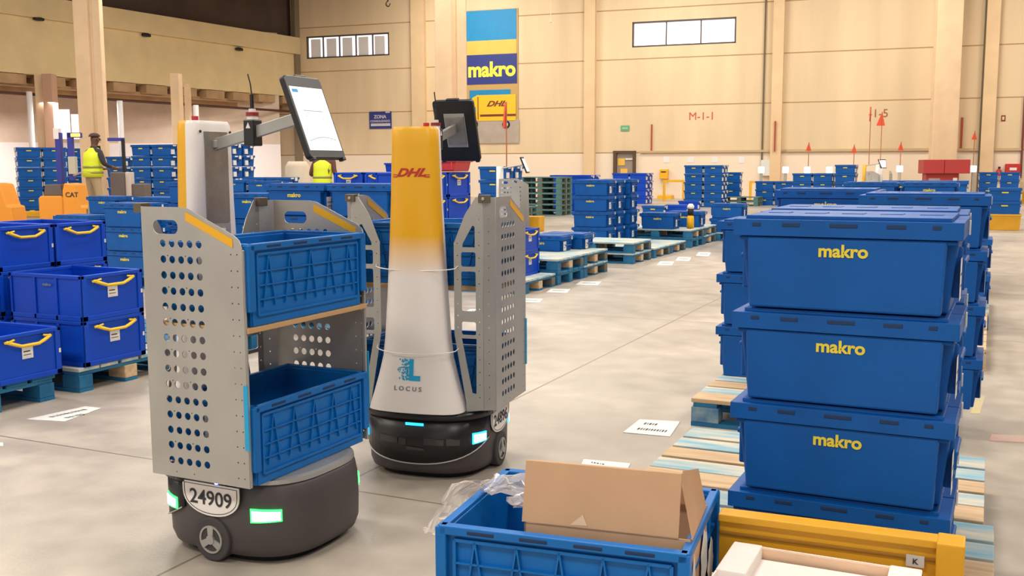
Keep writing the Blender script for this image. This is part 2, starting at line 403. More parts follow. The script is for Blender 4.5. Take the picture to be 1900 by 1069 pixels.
for (a, c, yt, yb) in ((104, 131, 203, 258), (134, 150, 212, 258)):
    A = GD(a, yb, 37.2); Cc = GD(c, yb, 37.2); zt_ = GD(a, yt, 37.2).z
    b = MB(); wd = (Cc - A).length; b.box(0, wd, 0, .04, 0, zt_ - A.z, lampw, Matrix.Translation(A) @ Matrix.Rotation(YAW, 4, 'Z')); b.build('pane', e)
WP = mat('white_downpipe', (232, 226, 226), .5)
for i, (x, y0) in enumerate(((54, 170), (222, 187), (363, 195))):
    a = GD(x, y0, 33.); b = MB(); b.cyl((0, 0, 0), (0, 0, 1), .09, a.z, WP, 12); o = b.build('downpipe', None, 0, True); o.location = (a.x, a.y, 0)
    tag(o, ('white downpipe in the left bay, left of the tall column', 'white downpipe in the left bay, right of the tall column', 'white downpipe behind the mast of the nearer robot')[i], 'pipe', 'white downpipes in the left bay')
# free-standing columns with a groove
def column(px0, px1, yb, D, label, plain=False):
    a = GD(px0, 200, D); c = GD(px1, 200, D); w = (c - a).length; b = MB()
    g = .07; t1 = .52 * w; t2 = .70 * w; d = w * .35
    pts = [(0, 0), (t1, 0), (t1 + .06, g), (t2 - .02, g), (t2, 0), (w, 0), (w, d), (0, d)]
    if plain: pts = [(0, 0), (w, 0), (w, d), (0, d)]
    b.prism(pts, 0, ZC, COLM); o = b.build('concrete_column', None, .015); o.location = (a.x, a.y, 0); o.rotation_euler.z = YAW
    return tag(o, label, 'column', 'concrete columns')
column(144, 193, 390, 26.5, 'tall grooved concrete column standing at the left, behind the man in the yellow vest')
column(808, 866, 380, 25, 'grooved concrete column standing left of the painted sign panel')
column(1733, 1780, 380, 35.6, 'plain concrete column standing near the right edge, behind the red kiosk', True)

# ------------------------------------------------------------------ things on the back wall
def wquad(mb, px0, px1, y0, y1, off, m, th=.01):
    s0 = onwall(px0, (y0 + y1) / 2)[0]; s1 = onwall(px1, (y0 + y1) / 2)[0]; z0 = onwall((px0 + px1) / 2, y1)[1]; z1 = onwall((px0 + px1) / 2, y0)[1]
    mb.box(s0, s1, -off - th, -off, z0, z1, m)
def wtext(s, px, py, size, m, off, bold=0., shear=0., sx=1.):
    a, z = onwall(px, py); return text_mesh(s, size, m, frame((a, -off, z), (1, 0, 0), (0, 0, 1)), bold, shear, .004, sx)
wsc = lambda px: onwall(px + 1, 200)[0] - onwall(px, 200)[0]
bn = empty('painted_sign_panel', label='tall painted sign panel on the back wall with blue, yellow and a yellow truck', cat='sign'); bn.matrix_world = WROT
P_SKY = mat('paint_sky_blue', (0, 128, 182), .6, var=.04); P_YEL = mat('paint_pale_yellow', (214, 176, 78), .6, var=.04); P_NAVY = mat('paint_navy', (38, 48, 122), .6)
P_GREY = mat('paint_road_grey', (170, 156, 142), .7, var=.06); P_TAN = mat('paint_tan', (186, 150, 92), .7); P_TRK = mat('paint_truck_yellow', (240, 184, 30), .6); P_TXT = mat('paint_letter_yellow', (245, 228, 70), .6)
P_DK = mat('paint_dark_brown', (110, 48, 34), .7)
b = MB(); wquad(b, 864, 962, 18, 264, .02, P_TAN, .02); b.build('backing', bn)
b = MB(); wquad(b, 864, 959, 19, 75, .045, P_SKY); b.build('blue_field', bn)
b = MB(); wquad(b, 864, 959, 75, 102, .045, P_YEL); b.build('yellow_band', bn)
b = MB(); wquad(b, 866, 960, 101, 156, .05, P_NAVY); b.build('navy_field', bn)
o = join_me('lettering', [wtext('makro', 913, 130, .82, P_TXT, .066, .03, 0, .98)], bn)
b = MB(); wquad(b, 870, 964, 222, 266, .045, P_GREY); b.build('grey_field', bn)
b = MB(); wquad(b, 872, 948, 167, 190, .045, P_SKY); b.build('sky_patch', bn)
tr = MB(); wquad(tr, 888, 958, 176, 224, .06, P_TRK)
s0, zA = onwall(872, 224); s1, zB = onwall(888, 176); z2 = onwall(872, 196)[1]
tr.prism([(s0, zA), (s1, zA), (s1, zB), (s1 - .25, zB - .12), (s0 + .02, z2)], 0, .01, P_TRK, frame((0, -.06, 0), (1, 0, 0), (0, 0, 1)))
tk = tr.build('truck_picture', bn)
b = MB(); wquad(b, 892, 958, 212, 216, .075, P_DK, .004); wquad(b, 887.5, 889, 180, 222, .075, P_DK, .004); b.build('stripe', tk)
b = MB(); wquad(b, 872, 884, 199, 213, .075, P_SKY, .004); b.build('cab_window', tk)
for x in (881, 940):
    s, z = onwall(x, 231); b = MB(); b.cyl((s, -.045, z), (0, -1, 0), .17, .03, MATTE, 20); b.cyl((s, -.07, z), (0, -1, 0), .09, .02, WHITE, 16); b.build('wheel', tk)
join_me('logo', [wtext('DHL', 921, 193, .3, P_DK, .077, .01, .45, 1.4)], tk)
# other wall signs
def sign(name, px0, px1, y0, y1, m, label, cat='sign', lines=(), group=None):
    e = empty(name, label=label, cat=cat, group=group); e.matrix_world = WROT
    b = MB(); wquad(b, px0, px1, y0, y1, .02, m, .015); b.build('board', e)
    for (a, c, y_, y2, mm) in lines:
        q = MB(); wquad(q, a, c, y_, y2, .037, mm, .004); q.build('print', e)
    return e
PRN = mat('sign_print', (190, 186, 190), .6)
e = sign('wall_sign', 686, 727, 207, 239, P_NAVY, 'blue sign board with white printing on the wall below the slatted window', lines=((689, 725, 229, 234, PRN), (716, 724, 207, 209.5, PRN)))
join_me('lettering', [wtext('ZONA', 706, 217, .2, PRN, .04, .006), wtext('CONSOLIDADO', 706, 225, .13, PRN, .04, .002)], e)
GRN = mat('exit_green', (90, 168, 118), .6); 
e = sign('exit_sign', 1152, 1168, 233, 243, GRN, 'small green emergency sign on the wall above the doorway', lines=((1155, 1165, 237, 239, PRN),))
sign('wall_sign', 782, 797, 229, 233, DRED, 'small red plate on the wall just left of the farther robot tablet')
sign('wall_sign', 1094, 1099, 199, 207, DRED, 'tiny red plate on the pilaster left of the doorway')
e = empty('wall_code', label='red code M-1-1 painted on the wall under the bright window', cat='sign'); e.matrix_world = WROT
join_me('lettering', [wtext('M-1-1', 1302, 216, .42, mat('red_code', (196, 84, 62), .7), .006, 0)], e)
e = empty('wall_code', label='dark code 1-5 painted on the wall beside the tall orange flag', cat='sign'); e.matrix_world = WROT
join_me('lettering', [wtext('-1-5', 1630, 211, .42, mat('brown_code', (150, 92, 66), .7), .006, 0)], e)
e = empty('wall_sign', label='small dark red square symbol on the wall near the right edge', cat='sign'); e.matrix_world = WROT
b = MB(); wquad(b, 1857.5, 1865.5, 214, 225, .01, P_DK, .01); b.build('board', e); b = MB(); wquad(b, 1859.5, 1863.5, 216.5, 222.5, .022, PIL, .004); b.build('print', e)
for i, (x, y) in enumerate(((1237, 297), (1282, 297), (1326, 297), (1376, 298), (1436, 302), (1828, 297))):
    o = wthing('paper_notice', x - 6, x + 6, y - 6, y + 5, .012, TAG, ['pale paper notice above the yellow post box', 'pale paper notice above the left side of the tallest far crate stack', 'pale paper notice right above the tallest far crate stack', 'pale paper notice between the far crate stack and the electric cabinet', 'pale paper notice right of the electric cabinet', 'pale paper notice right of the red kiosk'][i], 'notice', 'paper notices on the back wall')
# doorway with dark frame and boxes behind glass
e = empty('door_1'); tag(e, kind='structure'); e.matrix_world = WROT
b = MB(); DK = mat('door_frame_brown', (84, 62, 40), .6)
wquad(b, 1139, 1145, 280, 371, .0, DK, .14); wquad(b, 1175, 1180, 280, 371, .0, DK, .14); wquad(b, 1139, 1180, 280, 284, .0, DK, .15); b.build('door_frame', e)
b = MB(); wquad(b, 1145, 1175, 284, 371, .01, mat('door_glass', (150, 134, 122), .25, var=.1, scale=2), .03); b.build('door_leaf', e)
b = MB(); wquad(b, 1147, 1160, 294, 307, .05, mat('door_yellow', (226, 178, 76), .6), .01); wquad(b, 1152, 1165, 313, 326, .05, MATS['door_yellow'], .01); b.build('notice', e)
b = MB(); wquad(b, 1161, 1175, 294, 296.5, .05, TAG, .03); b.build('door_closer', e)
b = MB(); a0, z0 = onwall(1022, 42, 2.); b.tube([(a0, -2., ZC), (a0, -2., z0 + .1)], .012, WHITE if False else mat('cord_pale', (226, 214, 196), .6), 6); b.tube([(a0, -2., z0 + .1), (a0, -2., z0 + .02), (a0, -2., z0)], [.02, .06, .03], MATS['cord_pale'], 8)
o = b.build('hanging_cord'); o.matrix_world = WROT; tag(o, 'pale cord with a small pull hanging from the ceiling right of the painted sign', 'cord')
b = MB(); a0, z0 = onwall(720, 12, 2.); b.tube([(a0, -2., ZC), (a0, -2., z0 + .2)], .03, MATTE, 6); b.tube([(a0 + .09 * math.cos(t), -2., z0 + .1 + .1 * math.sin(t)) for t in [math.radians(100 + 30 * k) for k in range(10)]], .025, MATTE, 6)
o = b.build('crane_hook'); o.matrix_world = WROT; tag(o, 'small dark hook hanging from the ceiling above the slatted window', 'hook')
# yellow post box and its rail, electric cabinet
e = empty('yellow_wall_box', label='yellow post box mounted on the wall right of the doorway', cat='box'); e.matrix_world = WROT
b = MB(); wquad(b, 1226, 1241, 314, 332, .0, DYEL, .25); b.build('body', e, .02); b = MB(); wquad(b, 1229, 1238, 318, 320, .25, MATTE, .01); b.build('slot', e)
def barrier(px0, px1, yt, yb, D, label, posts=2):
    a = GD(px0, yb, D); c = GD(px1, yb, D); L = (c - a).length; z = GD(px0, yt, D).z; e = empty('yellow_guard_rail', (a.x, a.y, 0), math.atan2((c - a).y, (c - a).x), label, 'guard rail', 'yellow guard rails')
    b = MB(); b.box(0, L, -.03, .03, z - .08, z, DYEL); b.build('rail', e)
    for k in range(posts):
        b = MB(); b.box(k * L / (posts - 1) - .04, k * L / (posts - 1) + .04, -.04, .04, 0, z, DYEL); b.build('post', e)
barrier(1232, 1268, 334, 369, 37, 'yellow guard rail below the yellow post box')
barrier(1392, 1470, 336, 364, 38, 'yellow guard rail along the wall behind the far crates', 4)
barrier(1693, 1722, 335, 364, 35, 'yellow guard rail left of the red kiosk')
b = MB(); wquad(b, 1228, 1254, 361, 371, .3, DYEL, .6); o = b.build('yellow_floor_block', None, .03); o.matrix_world = WROT; tag(o, 'low yellow block on the floor by the wall below the post box', 'block')
wthing('electric_cabinet', 1413, 1430, 297, 326, .2, mat('cabinet_white', (214, 214, 206), .5), 'white electric cabinet on the wall below the dark conduit', 'cabinet')

# ------------------------------------------------------------------ pallets (1.2 along X, 0.8 along Y, 0.144 high)
def make_pallet(paints, L=1.2, D=.8):
    e = empty('pallet', label='pallet', cat='pallet')
    top, blk, low = paints
    ys = [.0, .165, .33, .49, .655]; bw = .135
    for k, y in enumerate(ys):
        b = MB(); b.box(0, L, y, y + bw + (.02 if k in (0, 4) else 0), .122, .144, top[k % len(top)]); b.build('deck_board', e, .003)
    for x in (0, L / 2 - .07, L - .14): b = MB(); b.box(x + .01, x + .13, .004, D - .004, .1, .1215, low); b.build('stringer', e)
    n = 0
    for x in (0, L / 2 - .07, L - .14):
        for y in (0, D / 2 - .05, D - .1):
            b = MB(); b.box(x, x + .14, y + .001, y + .1, .022, .0995, blk[n % len(blk)]); b.build('block', e, .003); n += 1
    for y in (0, D / 2 - .05, D - .1): b = MB(); b.box(0, L, y, y + .1, 0, .0215, low); b.build('skid', e)
    return e
PALS = [proto(make_pallet(p)) for p in (([PBLUE], [PBLUE], PBLUE), ([WOOD, PWORN, WOOD, PWORN, PWORN], [mat('block_scuffed', (24, 104, 156), .7, c2=(150, 170, 172), scale=9), PBLUE, PBLUE], PBLUE), ([PWORN], [PBLUE, WOOD, PDARK], PBLUE), ([PGREEN, PDARK], [PGREEN, PDARK], PGREEN), ([WOOD], [WOOD, PDARK], WOOD))]
def pallet(kind, x, y, z, label, group, rz=0.): return place(PALS[kind], (x, y, z), rz, label, group)

# ------------------------------------------------------------------ crates
def crate_body(b, L, D, h, m, lidz, inset=.03):
    x = L / 2 - .012; y = D / 2 - .006
    b.box(-x + .026, x - .026, -y, y, 0, lidz, m, None, .008, .003)              # main tub, leaning walls
    b.box(-x, x, -y + .05, y - .05, .0, lidz, m, None, .02, .012)
    b.box(-L / 2 + .012, L / 2 - .012, -D / 2 + .012, D / 2 - .012, lidz - .012, lidz, m)   # rim
    for sx in (-1, 1):                                                               # hand-hold ribs at the ends
        for yy in (-.09, .09): b.box(sx * (x - .005) - .014, sx * (x - .005) + .014, yy - .006, yy + .006, .04, lidz - .02, m)
        b.box(sx * (x - .002) - .02, sx * (x - .002) + .02, -.09, .09, lidz - .07, lidz - .055, m)
def make_lidded(L=.6, D=.4, h=.26, detail=True):
    e = empty('lidded_crate', label='crate', cat='crate')
    lz = h - .06
    b = MB(); crate_body(b, L, D, h, BLUE, lz); bo = b.build('body', e, .006)
    for s in (-1, 1):
        b = MB(); y0, y1 = (-D / 2, -.004) if s < 0 else (.004, D / 2)
        b.box(-L / 2, L / 2, y0, y1, lz + .002, h - .012, BLUE)
        b.box(-L / 2 + .03, L / 2 - .03, y0 + (.02 if s < 0 else 0), y1 - (0 if s < 0 else .02), h - .012, h - .002, BLUE)
        for k in range(5):
            xx = -L / 2 + .09 + k * (L - .18) / 4
            b.box(xx - .03, xx + .03, -.03 if s < 0 else -.0, .0 if s < 0 else .03, h - .012, h, BLUE)
        yy = s * D / 2
        for xx, ww in ((-.235, .02), (-.14, .04), (-.0, .06), (.135, .04), (.235, .018)):
            b.box(xx * L / .6 - ww / 2 * 1.2, xx * L / .6 + ww / 2 * 1.2, yy - .0015, yy + .0015, h - .032, h - .021, SLOT)
        b.build('lid_flap', e, .004)
    T = FRONT(0, -D / 2 + .0055, lz - .036)
    me = text_mesh('makro', .047, YEL, T, .0014, 0, .001, 1.05)
    link('logo', me, e)
    for sx in (-1, 1):
        b = MB(); b.box(-.045, .045, -.055, .055, 0, .001, TAG)
        b.box(-.035, .035, .01, .016, .001, .0015, INK); b.box(-.035, .02, -.02, -.015, .001, .0015, INK)
        o = b.build('tag', e); o.matrix_local = (ENDX if sx > 0 else ENDL)(sx * (L / 2 - .006), -.11 * sx, lz * .48)
        b = MB(); b.box(-.012, .012, -.02, .02, 0, .004, TAG); o = b.build('seal', e); o.matrix_local = (ENDX if sx > 0 else ENDL)(sx * (L / 2 + .001), .1, lz + .02)
    return e
LID26 = proto(make_lidded(.59, .4, .257)); LID29 = proto(make_lidded(.6, .4, .29)); LIDM = proto(make_lidded(.6, .4, .26)); LIDLOW = proto(make_lidded(.6, .4, .19))
def make_far(L=.6, D=.4, h=.26, m=BLUE, logo=True, tags=True):
    """a distant crate: one mesh, with its printing as coloured faces"""
    b = MB(); x = L / 2; y = D / 2
    b.box(-x + .02, x - .02, -y + .015, y - .015, 0, h - .055, m, None, .015, .01)
    b.box(-x, x, -y, y, h - .055, h - .004, m)
    if logo:
        for s in (-1, 1): b.box(-.06, .06, s * (y - .012) - .003, s * (y - .012) + .003, h - .105, h - .08, YEL)
    if tags:
        for s in (-1, 1):
            b.box(s * (x - .012) - .012, s * (x - .012) + .012, -.15, -.05, .03, .14, TAG)
            b.box(s * x - .006, s * x + .006, .04, .12, h - .09, h - .01, TAG)
            b.box(s * x - .004, s * x + .004, -.1, .0, h - .045, h - .015, TAG)
            b.box(s * (x - .01) - .006, s * (x - .01) + .006, .0, .05, .1, .16, SLOT)
    e = b.build('lidded_crate'); tag(e, 'crate', 'crate'); return proto(e)
FAR = make_far(); FARB = make_far(m=BLUE2, logo=False)
def make_tote(L=.6, D=.4, h=.27, label=True, far=False):
    """open royal-blue container, yellow bow handle on its +X end"""
    e = empty('handled_tote', label='tote', cat='crate'); t = .012; b = MB(); x = L / 2; y = D / 2
    b.box(-x + .008, x - .008, -y + .008, y - .008, 0, .012, BLUE2)
    for (a, c, d, f) in ((-x + .008, x - .008, -y + .008, -y + .02), (-x + .008, x - .008, y - .02, y - .008), (-x + .008, -x + .02, -y + .008, y - .008), (x - .02, x - .008, -y + .008, y - .008)):
        b.box(a, c, d, f, 0, h - .02, BLUE2)
    b.build('body', e, .003)
    b = MB()                                                                         # rim and raised frames
    for (a, c, d, f) in ((-x, x, -y, -y + .022), (-x, x, y - .022, y), (-x, -x + .022, -y, y), (x - .022, x, -y, y)): b.box(a, c, d, f, h - .022, h, BLUE2)
    for s in (-1, 1):
        for yy in (-y, y - .035): b.box(s * (x - .004) - .004, s * (x - .004) + .004, yy, yy + .035, 0, h - .02, BLUE2)
        b.box(s * (x - .004) - .004, s * (x - .004) + .004, -y, y, 0, .03, BLUE2)
        for xx in (-x, -.1, .08, x - .02): b.box(xx, xx + .02, s * (y - .004) - .004, s * (y - .004) + .004, 0, h - .02, BLUE2)
        b.box(-x, x, s * (y - .004) - .004, s * (y - .004) + .004, 0, .03, BLUE2)
    b.build('rim', e, .003)
    hz = h - .055; pts = [(x + .004, -.135, hz + .014), (x + .012, -.125, hz + .018), (x + .02, -.085, hz), (x + .022, -.05, hz - .014), (x + .022, .05, hz - .014), (x + .02, .085, hz), (x + .012, .125, hz + .018), (x + .004, .135, hz + .014)]
    b = MB(); b.tube(pts, [.007, .01, .01, .0095, .0095, .01, .01, .007], HAND, 8)
    for s in (-1, 1): b.tube([(x + .018, s * .125, hz + .018), (x + .012, s * .085, hz + .026)], .006, HAND, 6)
    b.build('handle', e, 0, True)
    if label:
        b = MB(); b.box(-.032, .032, -.032, .032, 0, .001, TAG); b.box(-.024, .015, .005, .012, .001, .0015, INK); b.box(-.024, .02, -.012, -.008, .001, .0015, INK)
        o = b.build('tag', e); o.matrix_local = ENDX(x - .006, .0, hz - .06)
    b = MB(); b.box(-.006, .006, -.012, .012, 0, .001, TAG); o = b.build('seal', e); o.matrix_local = ENDX(x + .001, y - .012, h * .5)
    me = text_mesh('makro', .026, mat('faded_print', (120, 140, 150), .6), FRONT(.02, -y - .0012, h - .06), .0004); link('logo', me, e)
    return proto(e)
TOTE = make_tote(); TOTEN = make_tote(label=False)

ORD = ['lowest', 'second-lowest', 'third-lowest', 'fourth-lowest', 'fifth-lowest', 'sixth-lowest', 'seventh-lowest', 'eighth-lowest', 'ninth-lowest']
def lvl(k, n):
    if n == 1: return 'single'
    if k == n - 1: return 'topmost'
    return ORD[k]
HT = {}
def stack(src, x, y, z, n, pitch, where, kind='blue lidded crate', group=None, rz=0., dims=(.6, .4), jit=.004):
    """x, y = front left corner"""
    for k in range(n):
        c, s = math.cos(rz), math.sin(rz); cx, cy = dims[0] / 2, dims[1] / 2
        jx, jy = random.uniform(-jit, jit), random.uniform(-jit, jit)
        lab = '%s %s' % (kind, where) if n == 1 else '%s %s %s' % (lvl(k, n), kind, where)
        place(src, (x + c * cx - s * cy + jx, y + s * cx + c * cy + jy, z + pitch * k + .001), rz, lab, group, (1, 1, min(1., pitch / HT.get(src.name, .26) * .995)))

for o_, h_ in ((LID26, .257), (LID29, .29), (LIDM, .26), (LIDLOW, .19), (FAR, .26), (FARB, .26)): HT[o_.name] = h_
GR = 'lidded crates in the right-hand row'; GP = 'pallets of the right-hand row'
# right-hand row
pallet(1, -1.14, 2.78, 0, 'worn blue pallet under the big near crate stack at the right', GP)
pallet(1, -1.17, 3.62, 0, 'worn blue and wood pallet just behind the near crate stack, flat on the floor', GP)
pallet(1, -1.33, 5.0, 0, 'blue pallet with a worn corner block showing left of the near crate stack', GP)
pallet(1, -1.33, 5.84, 0, 'pallet under the left side of the right-hand row, behind the worn corner block', GP)
pallet(4, -1.18, 7.1, 0, 'bare wood pallet whose right end shows beside the near crate stack', GP)
pallet(4, -1.18, 8.04, 0, 'second bare wood pallet along the right-hand row', GP)
pallet(2, -1.17, 8.9, 0, 'blue pallet whose corner shows right of the near crate stack, under two crates', GP)
pallet(2, -1.17, 9.75, 0, 'blue pallet farther along the right-hand row', GP)
stack(LID26, -.645, 2.85, .144, 4, .26, 'in the big near stack at the right', group=GR, rz=-.02, dims=(.59, .4), jit=.002)
stack(LIDM, -.655, 3.275, .144, 4, .26, 'right behind the big near stack', group=GR)
stack(LID29, -1.36, 5.6, .144, 3, .2935, 'in the lower stack showing left of the big near stack', group=GR)
stack(LID26, -1.17, 6.15, .144, 4, .2595, 'in the stack peeking above the near stack, left', group=GR, dims=(.615, .4))
stack(LID26, -.6, 5.28, .144, 4, .2595, 'in the stack peeking above the near stack, right', group=GR, dims=(.615, .4))
stack(LID29, -.57, 9.0, .144, 2, .2935, 'two high, with right edge showing past the near stack', group=GR)
stack(LIDM, -.6, 11.2, .144, 3, .26, 'small stack beyond the two-high stack in the right-hand row', group=GR)
pallet(2, -1.2, 11.15, 0, 'blue pallet beyond the two-high stack in the right-hand row', GP)
stack(LIDM, -1.55, 12.4, .144, 4, .243, 'left one of the far pair in the right-hand row', group=GR)
stack(LIDM, -.93, 12.4, .144, 4, .243, 'right one of the far pair in the right-hand row', group=GR)
pallet(2, -1.55, 12.35, 0, 'blue pallet under the far pair of stacks in the right-hand row', GP)
stack(FAR, -1.5, 16.5, 0, 4, .27, 'last stack of the right-hand row, left', group=GR)
stack(FAR, -.9, 16.5, 0, 4, .27, 'last stack of the right-hand row, right', group=GR)
p = G(1831, 427)
b = MB(); b.box(0, .6, 0, .4, 0, .32, CYEL, None, .02, .02); b.box(-.01, .61, -.01, .41, .28, .32, CYEL)
o = tag(b.build('yellow_crate', None, .01), 'yellow crate on the floor under two blue crates near the right edge', 'crate'); o.location = p
stack(FAR, p.x, p.y, .32, 2, .26, 'on the yellow crate near the right edge')
q = G(1813, 378)
stack(FAR, q.x, q.y, 0, 4, .26, 'in the far left column behind the yellow crate')
stack(FAR, q.x + .63, q.y, 0, 4, .26, 'in the far right column behind the yellow crate')

# ------------------------------------------------------------------ middle row of pallets
GM = 'pallets of the middle row'; XR = -4.28
def mp(kind, y, n, lab, x=XR):
    for k in range(n): pallet(kind if k == 0 or n == 1 else 2, x - 1.2, y, .144 * k, lab + (', lower one' if n == 2 and k == 0 else ', upper one' if n == 2 else ''), GM)
mp(2, 9.5, 1, 'single blue pallet nearest the farther robot')
mp(0, 10.37, 2, 'blue pallet of the double layer right of the farther robot, near end')
mp(2, 11.19, 2, 'blue pallet with wood blocks in the double layer, second place')
mp(2, 13.0, 2, 'pallet of the double layer under the four-high crate stack')
mp(2, 13.95, 1, 'single blue pallet right of the four-high crate stack')
mp(2, 14.8, 1, 'single pallet with worn blocks right of the four-high crate stack, farther')
mp(0, 15.92, 2, 'pallet of the long far double layer, near end')
mp(2, 16.75, 2, 'pallet of the long far double layer, far end')
def at_ground(px, py): p = G(px, py); return p.x, p.y
# crates on that row
stack(LIDLOW, -5.2, 11.3, .29, 1, .19, 'low, on the double pallets, left of the four-high stack, front one')
stack(LIDLOW, -5.08, 11.72, .29, 1, .19, 'low, on the double pallets, left of the four-high stack, rear one')
for j, (dx, dy) in enumerate(((0, 0), (0, .425))):
    stack(LIDM, -5.8 + dx, 14.6 + dy, .145, 4, .238, ('front rank of the four-high stack on the middle pallets', 'rear rank of the four-high stack on the middle pallets')[j])
stack(LIDM, -5.72, 15.46, .145, 4, .238, 'third rank behind the four-high stack on the middle pallets')
stack(LIDM, -5.15, 15.95, .29, 1, .26, 'closed, on the double pallets right beside the four-high stack')
stack(LIDM, -4.9, 16.6, .29, 1, .26, 'standing left of the spray bottle')
stack(LIDM, -4.44, 17.7, .145, 2, .25, 'with closed lid, right of the spray bottle')
pallet(2, -4.9, 17.65, 0, 'pallet under the closed crate right of the spray bottle', GM)
e = empty('spray_bottle', (-4.4, 16.3, .289), label='white and yellow bottle with a dark collar standing on the far double pallets', cat='bottle')
b = MB(); b.tube([(0, 0, 0), (0, 0, .12), (0, 0, .19), (0, 0, .22)], [.06, .06, .055, .03], DYEL, 12); b.build('body', e, 0, True)
b = MB(); b.cyl((0, 0, .22), (0, 0, 1), .05, .1, MATTE, 12); b.build('collar', e, 0, True)
b = MB(); b.tube([(0, 0, .32), (0, 0, .36), (0, 0, .4)], [.055, .06, .03], WHITE, 12); b.build('cap', e, 0, True)
x, y = at_ground(966, 530)
for k in range(2):
    place(TOTE, (-4.75, 10.02, .144 + .25 * k), 0, ('royal blue tote with yellow handle right of the farther robot, %s' % lvl(k, 2)), 'totes right of the farther robot', (1, 1.2, .92))
e = tag((lambda b: b)(MB().box(0, .45, 0, .3, 0, .3, CYEL, None, .01, .01).build('yellow_box', None, .01)), 'yellow box on the floor just right of the farther robot side panel', 'box'); e.location = G(962, 429)
def fstack(px0, yb, nx, ny, n, where, src=None, pitch=.26, rz=0., lab='blue crate', group='distant crate stacks', z=0.):
    p = G(px0, yb); src = src or FAR
    c, s = math.cos(rz), math.sin(rz)
    for i in range(nx):
        for j in range(ny):
            if i < nx - 1 and j > 0 and rz < .3: continue        # nothing shows of those
            w = where
            if nx > 1: w += ', ' + (('left', 'right') if nx == 2 else ('left', 'middle', 'right', 'far right'))[i] + ' column'
            if ny > 1: w += ', ' + ('front', 'second', 'third')[j] + ' rank'
            ox, oy = i * .615, j * .415
            stack(src, p.x + ox * c - oy * s, p.y + ox * s + oy * c, z, n, pitch, w, lab, group, rz)
fstack(1268, 384, 2, 2, 5, 'of the tallest far stack by the wall')
fstack(1338, 381, 1, 1, 3, 'of the far stack right of the tallest one', z=.29)
pallet(3, *at_ground(1336, 382), 0, 'old dark pallet under the far stack right of the tallest one, lower', 'old pallets by the wall'); pallet(3, *at_ground(1336, 382), .144, 'old dark pallet under the far stack right of the tallest one, upper', 'old pallets by the wall')
fstack(1400, 381, 3, 1, 3, 'of the low far stack in the middle of the hall')
fstack(1468, 384, 2, 2, 4, 'of the stack left of the distant yellow robot')
fstack(1546, 386, 1, 2, 5, 'of the narrow far stack beside the distant yellow robot')
fstack(1190, 400, 1, 1, 1, 'dark, on the floor beyond the four-high stack')
fstack(1234, 398, 1, 1, 1, 'plain, on the floor left of the tallest far stack', FARB)
fstack(1258, 389, 1, 1, 1, 'plain, right in front of the tallest far stack', FARB)
fstack(1135, 378, 2, 2, 4, 'of the royal blue stack below the doorway', FARB)
fstack(1020, 393, 2, 2, 4, 'of the royal blue stack beside the pallet pile', FARB)
x, y = at_ground(963, 399)
for k in range(7): pallet(3, x, y, .144 * k, 'old teal pallet, %s of the tall pallet pile beyond the farther robot' % lvl(k, 7), 'tall pallet pile')
x, y = at_ground(946, 403)
for k in range(2): pallet(3, x - .5, y - .6, .144 * k, 'old teal pallet, %s one in front of the tall pallet pile' % ('lower', 'upper')[k], 'tall pallet pile')

# ------------------------------------------------------------------ left foreground totes on pallets
GL = 'handled totes at the left edge'
XF = -4.8
pallet(0, XF - 1.2, 3.3, 0, 'blue pallet nearest the left edge of the photo', 'pallets at the left edge')
pallet(2, XF - 1.19, 4.27, 0, 'blue pallet under the tote stack touching the near robot at the left', 'pallets at the left edge')
pallet(0, XF - 1.19, 5.12, 0, 'blue pallet behind the tote stack at the left', 'pallets at the left edge')
def tote(src, x, y, z, lab, dy=1.): place(src, (x - .3, y + .2 * dy, z + .001), 0, lab, GL, (1, dy, 1))      # x, y: near right corner
XF = -4.78
tote(TOTE, XF, 3.7, .144, 'royal blue tote with yellow handle, on the nearest pallet, lowest at the left edge', 1.12)
tote(TOTEN, XF, 3.24, .144, 'royal blue tote cut by the left edge of the photo', 1.1)
tote(TOTE, XF, 4.31, .144, 'royal blue tote with yellow handle and label, bottom one next to the near robot', 1.2)
tote(TOTE, XF, 4.31, .415, 'royal blue tote with yellow handle and label, upper one next to the near robot', 1.2)
for k in range(3):
    for j in range(2):
        tote(TOTEN, XF - .64, 4.27 + .43 * j, .144 + .271 * k, 'royal blue tote in the %s unlabelled stack at the left, %s' % (('left', 'right')[j], lvl(k, 3)), 1.05)
# lidded stacks behind the left totes and behind the near robot
GB = 'crates behind the nearer robot'
def gst(px0, yb, n, where, src=LIDM, pitch=.26, z=.144, pal=True, kind='blue lidded crate', palk=2):
    p = G(px0, yb)
    if pal: pallet(palk, p.x - .02, p.y - .02, 0, 'pallet under the crates ' + where, 'pallets under the stacks')
    stack(src, p.x, p.y, z, n, pitch, where, kind, GB)
    return p
def onY(px, Y):
    d = ray(px, 400); return d.x / d.y * Y
for n, (x, y, w) in enumerate(((-9.3, 8.31, 'left of the near robot panel, front'), (-9.3, 9.13, 'left of the near robot panel, rear'), (-8.08, 9.27, 'behind the near robot mast'),
        (-10.62, 9.95, 'in front of the orange truck, near'), (-11.2, 10.8, 'in front of the orange truck, far'), (-12.42, 10.95, 'hiding the legs of the man in the vest'), (-11.4, 9.1, 'just behind the left totes'), (-5.42, 6.75, 'between the two robots'), (-14.6, 17.58, 'far behind the near robot tablet'), (-13.3, 15.38, 'in front of the man seen from behind'))):
    pallet(n % 3, x, y, 0, 'pallet under the crates ' + w, 'pallets under the stacks behind the robots')
